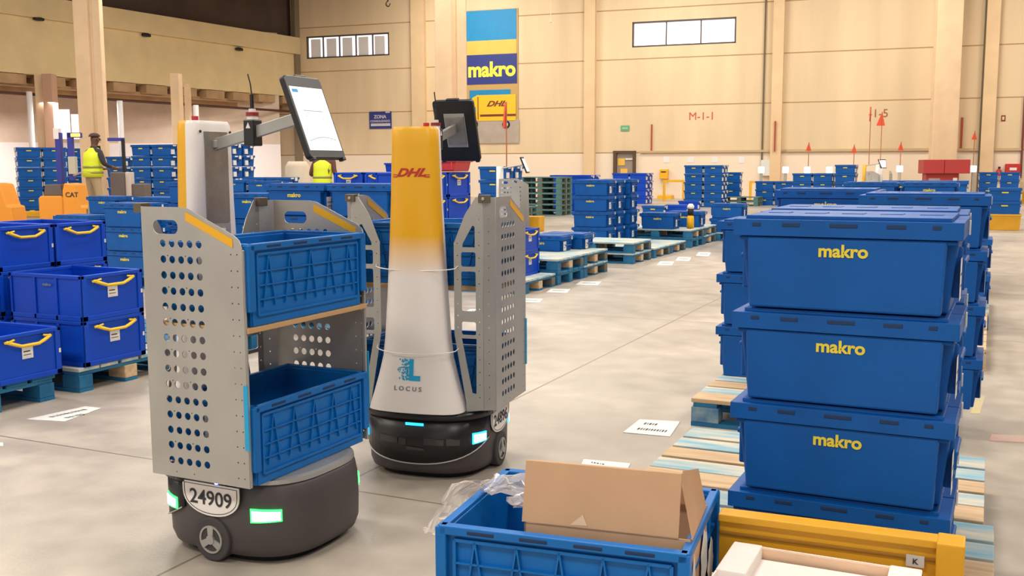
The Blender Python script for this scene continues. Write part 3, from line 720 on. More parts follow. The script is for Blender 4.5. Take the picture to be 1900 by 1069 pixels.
for n, (x, y, k, src, p, w) in enumerate(((-8.87, 8.33, 3, LIDM, .26, 'just left of the near robot panel'), (-8.7, 9.15, 4, LIDM, .25, 'seen between the near robot panel and its mast'),
        (-10.05, 9.97, 3, LIDM, .262, 'behind the crates beside the near robot panel'), (-10.7, 10.82, 3, LIDM, .25, 'right in front of the orange truck'), (-11.97, 10.97, 3, LIDM, .25, 'hiding the legs of the man in the vest'), (-10.62, 9.2, 2, LID29, .29, 'just behind the left totes'),
        (-7.96, 9.29, 3, LID29, .29, 'right behind the mast of the near robot'), (-7.56, 9.72, 3, LID29, .292, 'second behind the mast of the near robot'),
        (-5.4, 6.77, 4, LID26, .2595, 'between the two robots, left'), (-4.78, 6.77, 4, LID26, .2595, 'between the two robots, right'),
        (-14.6, 17.6, 4, FAR, .235, 'far behind the near robot tablet, left'), (-13.98, 17.6, 4, FAR, .235, 'far behind the near robot tablet, right'),
        (-13.3, 15.4, 4, LIDM, .23, 'before the person seen from behind, left'), (-12.68, 15.4, 4, LIDM, .225, 'before the person seen from behind, right'))):
    stack(src, x, y, .144, k, p, w, group=GB)
for i in range(2):
    for k in range(4):
        place(TOTE if (i + k) % 2 == 0 else TOTEN, (-5.79, 9.82 + .55 * i, .144 + .275 * k + .001), 0, 'royal blue handled tote, %s in the %s column right of the farther robot mast' % (lvl(k, 4), ('near', 'far')[i]), 'totes behind the farther robot', (1, 1.35, 1.01))
        place(TOTE if (i + k) % 2 else TOTEN, (-6.73 + .42 * i, 10.27, .144 + .275 * k + .001), -PI / 2, 'royal blue handled tote, %s in the %s column left of the farther robot mast' % (lvl(k, 4), ('left', 'right')[i]), 'totes behind the farther robot', (1, 1, 1.01))
pallet(0, -6.31, 9.93, 0, 'blue pallet under the totes left of the farther robot mast', 'pallets under the tote stacks', PI / 2)
pallet(0, -5.5, 9.5, 0, 'blue pallet under the totes right of the farther robot mast', 'pallets under the tote stacks', PI / 2)
place(FARB, (-6.2, 10.3, 1.247), 0, 'royal blue crate on top of the totes just left of the farther robot mast', GB, (.5, .8, .4))
# red crate on the tote wall
def red_crate(L, D, h):
    e = empty('red_crate', label='x', cat='crate'); b = MB()
    b.box(-L / 2, L / 2, -D / 2, D / 2, 0, h, RED, None, .03, .02); b.build('body', e, .015)
    b = MB(); b.box(-L / 2 - .01, L / 2 + .01, -D / 2 - .01, D / 2 + .01, h - .035, h, RED)
    for xx in (-L / 2 + .04, L / 2 - .06): b.box(xx, xx + .02, -D / 2 - .008, -D / 2 + .02, .02, h - .03, RED)
    b.build('rim', e, .005); return e
e = red_crate(.6, .4, .14); e.location = (-5.72, 10.35, 1.252); tag(e, 'red crate lying on top of the blue totes just right of the farther robot mast')
# distant stacks on the left
def dstack(px, D, n, ny, ztop, where, nx=1, rz=0., pitch=.262, src=None):
    p = GD(px, 380, D); c, s = math.cos(rz), math.sin(rz)
    z0 = max(0, ztop - n * pitch)
    for i in range(nx):
        for j in range(ny):
            w = where + (', %s column' % ('left', 'right')[i] if nx > 1 else '') + (', %s rank' % ('front', 'second', 'third')[j] if ny > 1 else '')
            stack(src or FAR, p.x + i * .62 * c - j * .42 * s, p.y + i * .62 * s + j * .42 * c, 0, n, pitch, w, 'blue crate', 'distant crate stacks', rz)
dstack(36, 27, 7, 2, 1.85, 'of the tall stack at the far left', 2, .95)
dstack(124, 29, 7, 1, 1.8, 'of the stack seen between the truck masts', 1, .5)
dstack(200, 26, 6, 1, 1.6, 'of the stack right behind the man in the yellow vest')
dstack(247, 24.6, 7, 3, 1.83, 'of the tall stack left of the robot mast', 2)
dstack(372, 23.5, 7, 3, 1.75, 'of the tall stack right of the near robot mast')
dstack(888, 20, 5, 2, 1.3, 'of the stack behind the small distant robot', 1, 0, .26)

# ------------------------------------------------------------------ the robots
def sup(t, a, bb, n=3.0):
    c, s = math.cos(t), math.sin(t)
    r = (abs(c) ** n + abs(s) ** n) ** (-1 / n); return (a * r * c, bb * r * s)
def outl(off=0., N=64, a=.28, bb=.302): return [sup(2 * PI * k / N, a + off, bb + off) for k in range(N)]
def opatch(t0, t1, zlo, zhi, off, m, th=.004, n=14):
    """a strip lying on the curved shell; zlo, zhi are functions of 0..1 along it"""
    b = MB(); R = []
    for k in range(n + 1):
        u = k / n; t = t0 + (t1 - t0) * u; x0, y0 = sup(t, .28 + off, .302 + off); x1, y1 = sup(t, .28 + off + th, .302 + off + th)
        R.append([(x0, y0, zlo(u)), (x1, y1, zlo(u)), (x1, y1, zhi(u)), (x0, y0, zhi(u))])
    b.loft(R, m); return b
NEON_G = mat('lamp_green', (60, 255, 110), .4, emit=2.2); NEON_W = mat('lamp_white_core', (240, 250, 246), .4, emit=2.6)
NEON_C = mat('lamp_cyan', (40, 190, 255), .4, emit=2.2); NEON_B = mat('lamp_blue', (20, 80, 255), .4, emit=2.0)
SCREEN = mat('tablet_screen', (226, 226, 232), .3, emit=.75)
def mast_mat():
    m = bpy.data.materials.new('mast_white_to_yellow'); m.use_nodes = True; nt = m.node_tree; b = nt.nodes['Principled BSDF']; b.inputs['Roughness'].default_value = .35
    tc = nt.nodes.new('ShaderNodeTexCoord'); sx = nt.nodes.new('ShaderNodeSeparateXYZ'); nt.links.new(tc.outputs['Object'], sx.inputs[0])
    mr = nt.nodes.new('ShaderNodeMapRange'); mr.inputs[1].default_value = .86; mr.inputs[2].default_value = 1.03; nt.links.new(sx.outputs[2], mr.inputs[0])
    mx = nt.nodes.new('ShaderNodeMix'); mx.data_type = 'RGBA'; mx.inputs[6].default_value = lin((232, 226, 224)); mx.inputs[7].default_value = lin((232, 172, 24))
    fy = nt.nodes.new('ShaderNodeMath'); fy.operation = 'GREATER_THAN'; fy.inputs[1].default_value = .222; nt.links.new(sx.outputs[1], fy.inputs[0])
    mu = nt.nodes.new('ShaderNodeMath'); mu.operation = 'MULTIPLY'; nt.links.new(mr.outputs[0], mu.inputs[0]); nt.links.new(fy.outputs[0], mu.inputs[1]); nt.links.new(mu.outputs[0], mx.inputs[0]); nt.links.new(mx.outputs[2], b.inputs['Base Color']); return m
MASTM = mast_mat()
def side_panel(s, m):
    """perforated steel panel of one side; s = -1 left, 1 right. Local X right, Y forward"""
    X = .335; zt = 1.19; zb = .294
    outer = [(-.215, zb), (.2, zb), (.2, zt), (.03, zt), (.0, zt - .004), (-.185, zt - .085), (-.205, zt - .1), (-.215, zt - .125)]
    holes = []
    for r in range(15):
        z = 1.072 - .0515 * r
        for k in range(5): holes.append(circ(.112 - .038 * k, z, .0124, 14))
    for r in range(15):
        z = 1.045 - .0515 * r
        for y in (-.17, -.195): holes.append(circ(y, z, .0028, 6))
        if r % 2 == 0:
            for k in (0, 2): holes.append(circ(.093 - .038 * k, z - .012, .0026, 6))
    holes.append(rrect(.045, .15, 1.103, 1.148, .02))
    T = frame((s * X, 0, 0), (0, 1, 0), (0, 0, 1))
    main = plate(outer, holes, .003, m, T)
    # 45 degree fold
    x1, y1, x2, y2 = X, .2, X - .04, .24
    dx, dy = x2 - x1, y2 - y1; L = math.hypot(dx, dy); d = (s * dx / L, dy / L, 0)
    T2 = frame((s * x1, y1, 0), d, (0, 0, 1))
    hh = [circ(L * .55, 1.1 - .05 * k, .0026, 6) for k in range(16)]
    fold = plate([(0, zb + .005), (L, zb + .01), (L, zt), (0, zt)], hh, .003, m, T2)
    # front flange with its windows, running in towards the mast
    T3 = frame((s * x2, y2, 0), (-s, 0, 0), (0, 0, 1)); w = .125
    o3 = [(0, zb + .01), (w * .62, zb), (w * .62, .33), (w * 1.02, .62), (w * 1.02, 1.0), (w * .62, 1.12), (.03, zt), (0, zt)]
    h3 = [rrect(.032, .095, .905, .965, .008), rrect(.032, .095, .72, .885, .008), [(.035, .985), (.09, .985), (.088, 1.0), (.045, 1.075), (.035, 1.07)], rrect(.032, .095, .62, .675, .008), [(.03, .605), (.095, .605), (.05, .375), (.032, .372)]]
    for k in range(15):
        h3.append(circ(.017, 1.1 - .053 * k, .0028, 6))
        if 4 < k < 13 or k < 3: pass
    for k in range(8): h3.append(circ(.112, 1.0 - .05 * k, .0028, 6))
    fl = plate(o3, h3, .003, m, T3)
    return [main, fold, fl]
def robot(loc, heading, number, lamp, label, crates, seed=0):
    """Local axes: +Y forward, +X right. heading = direction of +Y measured from world +Y"""
    e = empty('warehouse_robot', loc, heading, label, 'robot', 'picking robots')
    lampm = {'g': NEON_G, 'c': NEON_C}[lamp]
    # base
    b = MB(); R = []
    for z, o in ((.022, -.03), (.03, -.012), (.06, -.002), (.14, 0), (.22, -.003), (.262, -.01), (.276, -.02)):
        R.append([(x, y, z) for x, y in outl(o)])
    b.loft(R, SHELL); sh = b.build('base_shell', e, 0, True)
    sh.data.shade_smooth() if hasattr(sh.data, 'shade_smooth') else None
    b = MB(); R = [[(x, y, z) for x, y in outl(o)] for z, o in ((.0, -.05), (.022, -.04))]; b.loft(R, BLACK); b.build('underbody', e)
    b = MB(); R = [[(x, y, z) for x, y in outl(o)] for z, o in ((.275, -.012), (.289, -.014), (.293, -.03))]; b.loft(R, STEEL); b.build('top_deck', e, 0)
    # front visor
    vz = opatch(math.radians(22), math.radians(158), lambda u: .075 + .095 * abs(2 * u - 1) ** 2.2, lambda u: .268, .001, BLACK, .006, 26).build('visor', e, 0, True)
    opatch(math.radians(24), math.radians(156), lambda u: .068 + .095 * abs(2 * u - 1) ** 2.2, lambda u: .073 + .095 * abs(2 * u - 1) ** 2.2, .004, STEEL, .006, 26).build('visor_trim', vz, 0, True)
    opatch(math.radians(20), math.radians(160), lambda u: .262, lambda u: .29, .004, BLACK, .014, 26).build('visor_brim', vz, 0, True)
    for (a, c, z0, z1) in ((60, 76, .155, .185), (78, 84, .15, .18), (100, 116, .155, .185), (118, 128, .155, .185), (84, 100, .13, .145)):
        opatch(math.radians(a), math.radians(c), lambda u: z0, lambda u: z1 - .006 * u, .008, mat('sensor_window', (66, 60, 64), .2), .002, 6).build('sensor_window', vz)
    opatch(math.radians(84), math.radians(100), lambda u: .236, lambda u: .247, .008, NEON_C, .003, 6).build('status_light', vz)
    # lamps at the four corners
    for t0, t1 in ((28, 42), (138, 152), (-45, -28), (208, 226)):
        hl = opatch(math.radians(t0), math.radians(t1), lambda u: .152 + .004 * u, lambda u: .2 - .004 * u, .006 if t0 > 0 and t0 < 180 else .001, lampm, .005, 8).build('corner_lamp', e)
        opatch(math.radians(t0 + 1), math.radians(t1 - 1), lambda u: .158 + .003 * u, lambda u: .193 - .004 * u, .0062 + (.005 if t0 > 0 and t0 < 180 else 0), NEON_W, .0015, 8).build('lamp_core', hl)
    # wheels with number plates, one set each side
    for s in (-1, 1):
        X = s * .283
        b = MB(); b.cyl((X - s * .04, -.002, .078), (s, 0, 0), .076, .048, RUB, 32); wh = b.build('wheel', e, .006, False)
        b = MB(); n = 28
        b.loft([[(X + s * xx, -.002 + r * math.cos(2 * PI * k / n), .078 + r * math.sin(2 * PI * k / n)) for k in range(n)] for xx, r in ((.005, .048), (.012, .048), (.012, .042), (.009, .041))], STEEL, None, False)
        for k in range(3):
            a = math.radians(90 + 120 * k); c, q = math.cos(a), math.sin(a)
            pts = [(-.002 + .044 * c + .013 * q, .078 + .044 * q - .013 * c), (-.002 + .044 * c - .013 * q, .078 + .044 * q + .013 * c), (-.002 - .009 * q, .078 + .009 * c), (-.002 + .009 * q, .078 - .009 * c)]
            b.add([(X + s * .008, p[0], p[1]) for p in pts] + [(X + s * .013, p[0], p[1]) for p in pts], [(0, 1, 2, 3), (4, 5, 6, 7), (0, 1, 5, 4), (1, 2, 6, 5), (2, 3, 7, 6), (3, 0, 4, 7)], STEEL)
        b.cyl((X + s * .004, -.002, .078), (s, 0, 0), .016, .012, STEEL, 16); b.build('hub', wh)
        b = MB(); b.cyl((X + s * .002, -.002, .078), (s, 0, 0), .045, .004, BLACK, 24); b.build('hub_recess', wh)
        x0 = s * .2845
        T = frame((x0, -.002, 0), (0, -1, 0), (0, 0, 1)) if s < 0 else frame((x0, -.002, 0), (0, 1, 0), (0, 0, 1))
        pl = [(-.122, .268), (.122, .268)] + [(.122 * math.cos(a) * (1 if abs(math.cos(a)) > .5 else 1.02), .242 - .085 * math.sin(a) ** .8) for a in [math.radians(3 + 174 * k / 18) for k in range(19)]]
        o = link('number_plate', plate(pl, [], .004, WHITE, T), e)
        T = T @ Matrix.Translation((0, .216, .003))
        link('number', text_mesh(number, .07, INK, T, .0008, 0, .0006, 1.05), o)
        ol = [(x * .94, (y - .215) * .88 + .215) for x, y in pl]; il = [(x * .92, (y - .215) * .845 + .215) for x, y in pl]
        link('plate_line', plate(ol, [il], .001, INK, frame((x0 + s * .0025, -.002, 0), (0, s, 0), (0, 0, 1))), o)
        b = MB(); b.box(s * .28 - .006, s * .28 + .006, -.05, .16, .268, .288, BLACK); o = b.build('side_module', e)
        b = MB(); b.cyl((s * .286, -.03, .278), (s, 0, 0), .008, .003, NEON_W, 16); b.cyl((s * .2855, -.03, .278), (s, 0, 0), .011, .002, NEON_B, 16); b.build('button', o)
    # side panels
    for s in (-1, 1):
        p = join_me('side_panel', side_panel(s, STEEL), e)
        st = plate([(.01, 1.176), (-.18, 1.094), (-.18, 1.066), (.01, 1.148)], [], .0012, DYEL, frame((s * .3375, 0, 0), (0, 1, 0), (0, 0, 1)))
        link('yellow_stripe', st, p)
        st = plate([(.01, 1.176), (-.18, 1.094), (-.18, 1.066), (.01, 1.148)], [], .0012, DYEL, frame((s * .3325, 0, 0), (0, 1, 0), (0, 0, 1)))
        link('yellow_stripe', st, p)
        b = MB(); b.box(s * .3 - .022, s * .3 + .022, .215, .25, 1.168, 1.2, mat('latch_brown', (96, 84, 70), .5)); b.cyl((s * .3, .25, 1.184), (0, 1, 0), .007, .004, STEEL, 10); b.build('latch', p, .004)
        b = MB(); b.box(s * .339 - .002, s * .339 + .002, -.221, -.205, .42, .63, CYAN); b.build('cyan_sticker', p)
        b = MB(); b.box(s * .329 - .006, s * .329 + .004, -.218, -.205, .295, 1.06, STEEL); b.build('edge_strip', p, .002)
    # shelf and its rails, back frame behind the crates
    b = MB(); b.box(-.33, .33, -.225, .16, .795, .812, mat('shelf_board_edge', (196, 158, 112), .6)); b.build('shelf', e, .002)
    # mast
    prof = [(.295, .212, .1), (.32, .206, .097), (.37, .19, .09), (.44, .17, .08), (.52, .15, .072), (.6, .14, .07), (.8, .127, .062), (1.0, .116, .056), (1.2, .106, .052), (1.4, .1, .05), (1.465, .098, .048), (1.478, .09, .042)]
    R = []
    for z, w, d in prof:
        ring = []
        for k in range(40):
            t = 2 * PI * k / 40; x, y = sup(t, w, d, 4.5); yy = .225 + y
            if y > 0: yy += .02 * (1 - (x / w) ** 2)          # gently bowed front
            if y < 0: yy = .225 + y * .048 / d if d > .05 else yy   # flat back
            ring.append((x, yy, z))
        R.append(ring)
    b = MB(); b.loft(R, MASTM); ms = b.build('mast', e, 0, True)
    em = ms.modifiers.new('e', 'EDGE_SPLIT'); em.split_angle = math.radians(50)
    yb = .225 - .048
    b = MB(); b.box(-.058, .058, yb - .004, yb + .002, 1.12, 1.44, STEEL2); b.box(-.06, .06, yb - .003, yb + .002, .35, 1.118, STEEL); b.build('back_plate', ms)
    b = MB(); b.box(-.04, .03, yb - .006, yb - .003, 1.06, 1.1, TAG); b.box(-.03, -.012, yb - .0065, yb - .0055, 1.07, 1.08, INK); b.build('rating_label', ms)
    for x in (-.075, .075): b = MB(); b.cyl((x, yb, 1.44), (0, -1, 0), .005, .003, INK, 8); b.build('screw', ms)
    # printing on the mast front, laid onto its curve
    def wd_at(z):
        for (z0, w0, d0), (z1, w1, d1) in zip(prof, prof[1:]):
            if z0 <= z <= z1: u = (z - z0) / (z1 - z0); return w0 + (w1 - w0) * u, d0 + (d1 - d0) * u
        return prof[-1][1:]
    def onmast(me):
        for vv in me.vertices:
            x, h_, z = vv.co; w, d = wd_at(z); r = min(.999, abs(x / w)); vv.co.y = .225 + d * (1 - r ** 4.5) ** (1 / 4.5) + .02 * (1 - r * r) + h_ + .0012
        return me
    lg = [text_mesh('DHL', .046, DRED, frame((0, 0, 1.29), (-1, 0, 0), (0, 0, 1)), .0016, .45, .001, 1.4)]
    for x0, x1, za, zc in ((-.082, -.06, 1.272, 1.276), (.06, .082, 1.272, 1.276), (-.082, -.06, 1.281, 1.284), (.06, .082, 1.281, 1.284)):
        q = MB()
        for k in range(4): q.box(x0 + (x1 - x0) * k / 4, x0 + (x1 - x0) * (k + 1) / 4, 0, .0008, za, zc, DRED)
        lg.append(q.mesh('x'))
    o = join_me('red_logo', lg, ms); onmast(o.data)
    q = MB(); zl = .475
    def qb(x0, x1, z0, z1):
        for i in range(3):
            for k in range(4): q.box(-(x0 + (x1 - x0) * i / 3), -(x0 + (x1 - x0) * (i + 1) / 3), 0, .0008, zl + z0 + (z1 - z0) * k / 4, zl + z0 + (z1 - z0) * (k + 1) / 4, CYAN)
    qb(-.005, .014, -.045, .045); qb(.014, .045, -.045, -.024)
    rnd = random.Random(3)
    for k in range(70):
        u = rnd.random() ** 1.6; x = -.008 - .05 * u; y = rnd.uniform(-.043, .043); w = .004 * (1 - .55 * u); q.box(-x - w, -x + w, 0, .0008, zl + y - w, zl + y + w, CYAN)
    o = q.build('letter_logo', ms); onmast(o.data)
    o = link('name_lettering', text_mesh('LOCUS', .026, mat('grey_lettering', (120, 120, 124), .5), frame((.01, 0, .395), (-1, 0, 0), (0, 0, 1)), .0003, 0, .0008, 1.1, 1.6), ms); onmast(o.data)
    # tie cords from flange to flange in front of the mast
    for z, hw, bow in ((.9, .185, .062), (.555, .185, .092)):
        b = MB(); b.tube([(-hw, .24, z + .006)] + [(hw * math.cos(a), .24 + bow * math.sin(a), z - .012 * math.sin(a)) for a in [math.radians(180 - 15 * k) for k in range(1, 12)]] + [(hw, .24, z + .006)], .0022, WHITE, 6); b.build('tie_cord', e)
    # arm, beacon and tablet
    A = Vector((0, yb, 1.395)); B_ = Vector((0, -.225, 1.487))
    ad = (B_ - A); b = MB(); b.add([A + Vector((sx * .009, 0, sz)) for sz in (-.021, .021) for sx in (-1, 1)] + [B_ + Vector((sx * .009, 0, sz)) for sz in (-.021, .021) for sx in (-1, 1)], [(0, 1, 3, 2), (4, 6, 7, 5), (0, 4, 5, 1), (2, 3, 7, 6), (0, 2, 6, 4), (1, 5, 7, 3)], STEEL); b.tube([A + Vector((0, .0, -.012)), A + Vector((0, .0, .016))], .02, STEEL2, 12); b.build('arm', e, .003)
    P = A.lerp(B_, .42)
    b = MB(); b.box(-.024, .024, -.022, .022, -.045, .045, BLACK, Matrix.Translation(P)); bc = b.build('beacon_box', e, .004)
    b = MB(); b.cyl(P + Vector((0, 0, .045)), (0, 0, 1), .019, .012, WHITE, 16); b.cyl(P + Vector((0, 0, .07)), (0, 0, 1), .012, .012, WHITE, 16); b.build('white_ring', bc)
    b = MB(); b.cyl(P + Vector((0, 0, .057)), (0, 0, 1), .022, .013, mat('stop_red', (140, 36, 44), .4), 16); b.build('red_ring', bc)
    b = MB(); b.tube([P + Vector((0, 0, .082)), P + Vector((0, 0, .13))], .007, BLACK, 8); b.tube([P + Vector((0, 0, .13)), P + Vector((0, .004, .165)), P + Vector((0, .014, .2))], .0025, BLACK, 6); b.build('antenna', bc)
    q = plate([(-.01, -.01), (.01, -.01), (0, .01)], [], .001, TAG, frame(P + Vector((-.0245, 0, .025)), (0, -1, 0), (0, 0, 1))); link('warning_label', q, bc)
    tilt = math.radians(21)
    TT = Matrix.Translation(B_ + Vector((0, -.022, -.01))) @ Matrix.Rotation(-tilt, 4, 'X')     # tablet: local X right, Z up, screen faces -Y
    b = MB(); b.prism([(x, z) for x, z in rrect(-.098, .098, -.145, .145, .014)], -.011, .011, BLACK, TT @ Matrix.Rotation(PI / 2, 4, 'X')); tb = b.build('tablet', e, .003)
    b = MB(); b.box(-.088, .088, -.0125, -.011, -.118, .105, SCREEN, TT); b.build('screen', tb)
    b = MB(); b.box(-.08, -.05, -.0132, -.0125, .085, .096, CYAN, TT)
    for z, x0, x1 in ((.02, -.055, .05), (.0, -.05, -.045), (-.005, .04, .045)): b.box(x0, x1, -.0132, -.0125, z, z + .0025, mat('screen_grey', (176, 176, 186), .5), TT)
    for k in range(9):
        u = k / 9; b.box(-.075 + .15 * u, -.075 + .15 * (u + .11), -.0132, -.0125, -.085 + .012 * math.sin(PI * u), -.083 + .012 * math.sin(PI * u), mat('screen_green', (130, 190, 150), .5), TT)
    b.build('screen_content', tb)
    b = MB(); b.box(-.045, .045, .011, .02, -.06, .07, STEEL2, TT, .0); b.box(-.05, .05, .011, .014, -.075, .085, STEEL, TT); b.build('mount_plate', tb, .003)
    b = MB(); b.box(-.03, .03, -.008, .01, .144, .152, BLACK, TT)
    for x in (-.09, .075): b.box(x, x + .018, -.014, .006, -.152, -.14, BLACK, TT)
    b.build('bumper', tb, .002)
    b = MB(); b.cyl((-.045, .225, 1.478), (0, 0, 1), .012, .016, mat('stop_red2', (170, 40, 60), .4), 12); b.build('stop_button', ms)
    return e
def make_ribbed(L=.6, D=.4, h=.265):
    """open folding crate, ribbed long sides; origin at the middle of its foot"""
    e = empty('ribbed_crate', label='x', cat='crate'); m = BLUE3; x, y = L / 2, D / 2
    b = MB(); b.box(-x + .02, x - .02, -y + .02, y - .02, 0, .012, m)
    for s in (-1, 1):
        b.box(-x + .02, x - .02, s * (y - .02) - .005, s * (y - .02) + .005, 0, h - .01, m)
        b.box(s * (x - .02) - .005, s * (x - .02) + .005, -y + .02, y - .02, 0, h - .01, m)
    b.build('body', e, .002)
    b = MB()
    for s in (-1, 1):
        b.box(-x + .004, x - .004, s * (y - .011) - .011, s * (y - .011) + .011, h - .022, h, m)
        b.box(s * (x - .011) - .011, s * (x - .011) + .011, -y + .004, y - .004, h - .022, h, m)
        for k in (-1, 1): b.box(k * (x - .01) - .016, k * (x - .01) + .012, s * (y - .014) - .014, s * (y - .014) + .014, .05, h - .004, m)     # corner posts
    for s in (-1, 1):
        for xx in (-.19, -.06, .07, .19): b.box(xx - .035, xx + .035, s * (y - .002) - .0028, s * (y - .002) + .0028, h - .017, h - .006, SLOT)
    b.build('rim', e, .003)
    x0, x1, z0, z1 = -x + .04, x - .04, .035, h - .035
    for s in (-1, 1):
        b = MB(); ya = s * (y - .012); 
        def bar(a, c, w=.0022):
            a = Vector((a[0], ya, a[1])); c = Vector((c[0], ya, c[1])); d = (c - a).normalized(); n = Vector((-d.z, 0, d.x)) * w; t = Vector((0, .0055, 0))
            b.add([a - n - t, a + n - t, c + n - t, c - n - t, a - n + t, a + n + t, c + n + t, c - n + t], [(0, 1, 2, 3), (7, 6, 5, 4), (0, 4, 5, 1), (1, 5, 6, 2), (2, 6, 7, 3), (3, 7, 4, 0)], m)
        bar((x0, z1), (x1, z1), .004); bar((x0, z0), (x1, z0), .004); bar((x0, z0), (x0, z1), .004); bar((x1, z0), (x1, z1), .004)
        for zz in (.085, .13, .175): bar((x0, zz), (x1, zz))
        n = 5
        for k in range(n):
            xa = x0 + (x1 - x0) * (k + .5) / n
            bar((xa, z1), (xa - .028, .06)); bar((xa, z1), (xa + .028, .06))
        b.build('side_ribbing', e, 0)
    for s in (-1, 1):
        b = MB()
        for yy in (-.12, 0, .11): b.box(s * (x - .013) - .006, s * (x - .013) + .006, yy - .006, yy + .006, .02, h - .02, m)
        b.box(s * (x - .012) - .006, s * (x - .012) + .006, -y + .02, y - .02, h - .09, h - .08, m)
        b.build('end_ribbing', e, .002)
    b = MB(); b.box(-.04, .04, -.035, .05, 0, .0012, TAG); o = b.build('tag', e); o.matrix_local = ENDL(-x + .012, 0, h * .62)
    return e
RIB = proto(make_ribbed())
RPOS1 = camv(-.885, 3.57); RPOS2 = camv(-.325, 4.5)
H1 = math.radians(89); H2 = math.radians(187)
R1 = robot((RPOS1.x, RPOS1.y, .0), H1, '24909', 'g', 'nearer grey robot with number plate 24909, green lamps and two blue crates on its shelves', None)
R2 = robot((RPOS2.x, RPOS2.y, .0), H2, '24896', 'c', 'farther robot facing the camera with yellow and white mast and cyan lamps', None)
def on_robot(R, pos, H_, lx, ly, z, rz, lab, src=None, sc=None):
    c, s = math.cos(H_), math.sin(H_); p = (pos.x + lx * c - ly * s, pos.y + lx * s + ly * c, z)
    return place(src or RIB, p, H_ + rz, lab, 'blue crates riding on the robots', sc)
s1 = (1.06, .93, 1)
on_robot(R1, RPOS1, H1, .0, -.045, .8125, 0, 'ribbed blue crate on the upper shelf of the nearer robot', sc=s1)
on_robot(R1, RPOS1, H1, .0, -.045, .294, 0, 'ribbed blue crate on the lower deck of the nearer robot', sc=s1)
on_robot(R2, RPOS2, H2, 0, -.045, .8125, 0, 'ribbed blue crate on the shelf behind the mast of the farther robot', sc=s1)
on_robot(R2, RPOS2, H2, 0, -.045, .294, 0, 'ribbed blue crate on the lower deck of the farther robot', sc=s1)

# distant robots with flag poles
FLAG = mat('flag_orange', (240, 84, 52), .6)
def far_robot(px, ybase, D, heading, mastm, lab, flag_top=None, flag_px=None):
    p = GD(px, ybase, D); e = empty('warehouse_robot', (p.x, p.y, 0), heading, lab, 'robot', 'picking robots')
    b = MB(); b.loft([[(x, y, z) for x, y in outl(o, 32)] for z, o in ((.0, -.04), (.03, 0), (.25, -.005))], SHELL); b.build('base_shell', e, 0, True)
    b = MB(); b.loft([[(x * w / .29, .215 + y * .16, z) for x, y in outl(0, 24)] for z, w in ((.25, .2), (.45, .15), (.9, .12), (1.3, .1))], mastm); b.build('mast', e, 0, True)
    for s in (-1, 1): join_me('side_panel', [plate([(-.215, .27), (.15, .27), (.15, 1.1), (0, 1.1), (-.2, 1.0)], [rrect(0, .1, 1.02, 1.06, .015)] + [circ(.1 - .05 * k, .95 - .07 * r, .015, 8) for k in range(4) for r in range(9)], .004, STEEL, frame((s * .295, 0, 0), (0, 1, 0), (0, 0, 1)))], e)
    b = MB(); b.tube([(0, .17, 1.27), (0, -.2, 1.33)], .014, STEEL, 6); b.build('arm', e)
    b = MB(); b.box(-.09, .09, -.012, .012, -.14, .14, BLACK, Matrix.Translation((0, -.21, 1.32)) @ Matrix.Rotation(-.4, 4, 'X')); tb = b.build('tablet', e)
    b = MB(); b.box(-.08, .08, -.015, -.012, -.12, .11, SCREEN, Matrix.Translation((0, -.21, 1.32)) @ Matrix.Rotation(-.4, 4, 'X')); b.build('screen', tb)
    if flag_top:
        zt = H + (307 - flag_top) * D / 1900
        b = MB(); b.cyl((0, .1, 1.28), (0, 0, 1), .012, zt - 1.28, mat('flag_pole', (176, 110, 80), .6), 6); fp = b.build('flag_pole', e)
        b = MB(); b.add([(0, .1, zt), (-.16, .12, zt - .42), (.1, .12, zt - .42), (0, .13, zt)], [(0, 1, 2), (3, 2, 1), (0, 2, 3), (0, 3, 1)], FLAG); b.build('flag', fp)
    return e
far_robot(951, 380, 17, math.radians(100), WHITE, 'small distant robot with white mast and long flag pole, right of the farther robot', 192)
far_robot(1616, 380, 30, math.radians(90), DYEL, 'small distant robot with yellow mast and tall orange flag, near the back wall', 203)
far_robot(1632, 380, 31.5, math.radians(20), WHITE, 'small distant robot with grey side panels right behind the yellow one', 212)
for i, (px, yt, yb) in enumerate(((1498, 264, 330), (1582, 268, 330), (1668, 263, 330), (1803, 243, 320))):
    D = 36.; p = GD(px, 360, D); zt = GD(px, yt, D).z; e = empty('flag_post', (p.x, p.y, 0), YAW, ['orange flag on a thin pole, leftmost of the small ones by the wall', 'orange flag on a thin pole left of the distant yellow robot', 'orange flag on a thin pole right of the distant yellow robot', 'orange flag on a thin pole right of the red kiosk'][i], 'flag', 'small orange flags')
    b = MB(); b.cyl((0, 0, 0), (0, 0, 1), .014, zt, mat('flag_pole', (176, 110, 80), .6), 6); b.build('pole', e)
    b = MB(); b.add([(0, 0, zt), (-.1, .02, zt - .3), (.1, .02, zt - .3), (0, .04, zt - .3)], [(0, 1, 2), (0, 2, 3), (0, 3, 1), (1, 3, 2)], FLAG); b.build('flag', e)
for i, px in enumerate((1411, 1456, 1496, 1537, 1580, 1667, 1803)):
    D = 34.; yt = 316 if px < 1650 else 314; p = GD(px, 370, D); z = GD(px, yt, D).z
    e = empty('post_lamp', (p.x, p.y, 0), YAW, 'white-topped post by the back wall, %s from the left' % ['first', 'second', 'third', 'fourth', 'fifth', 'sixth', 'seventh'][i], 'post', 'white-topped posts by the wall')
    b = MB(); b.cyl((0, 0, 0), (0, 0, 1), .05, z - .1, mat('post_grey', (186, 180, 166), .5), 10); b.build('pole', e)
    b = MB(); b.box(-.09, .09, -.09, .09, z - .1, z + .12, mat('lamp_white', (250, 248, 250), .4, emit=.8)); b.build('lamp_head', e, .03)

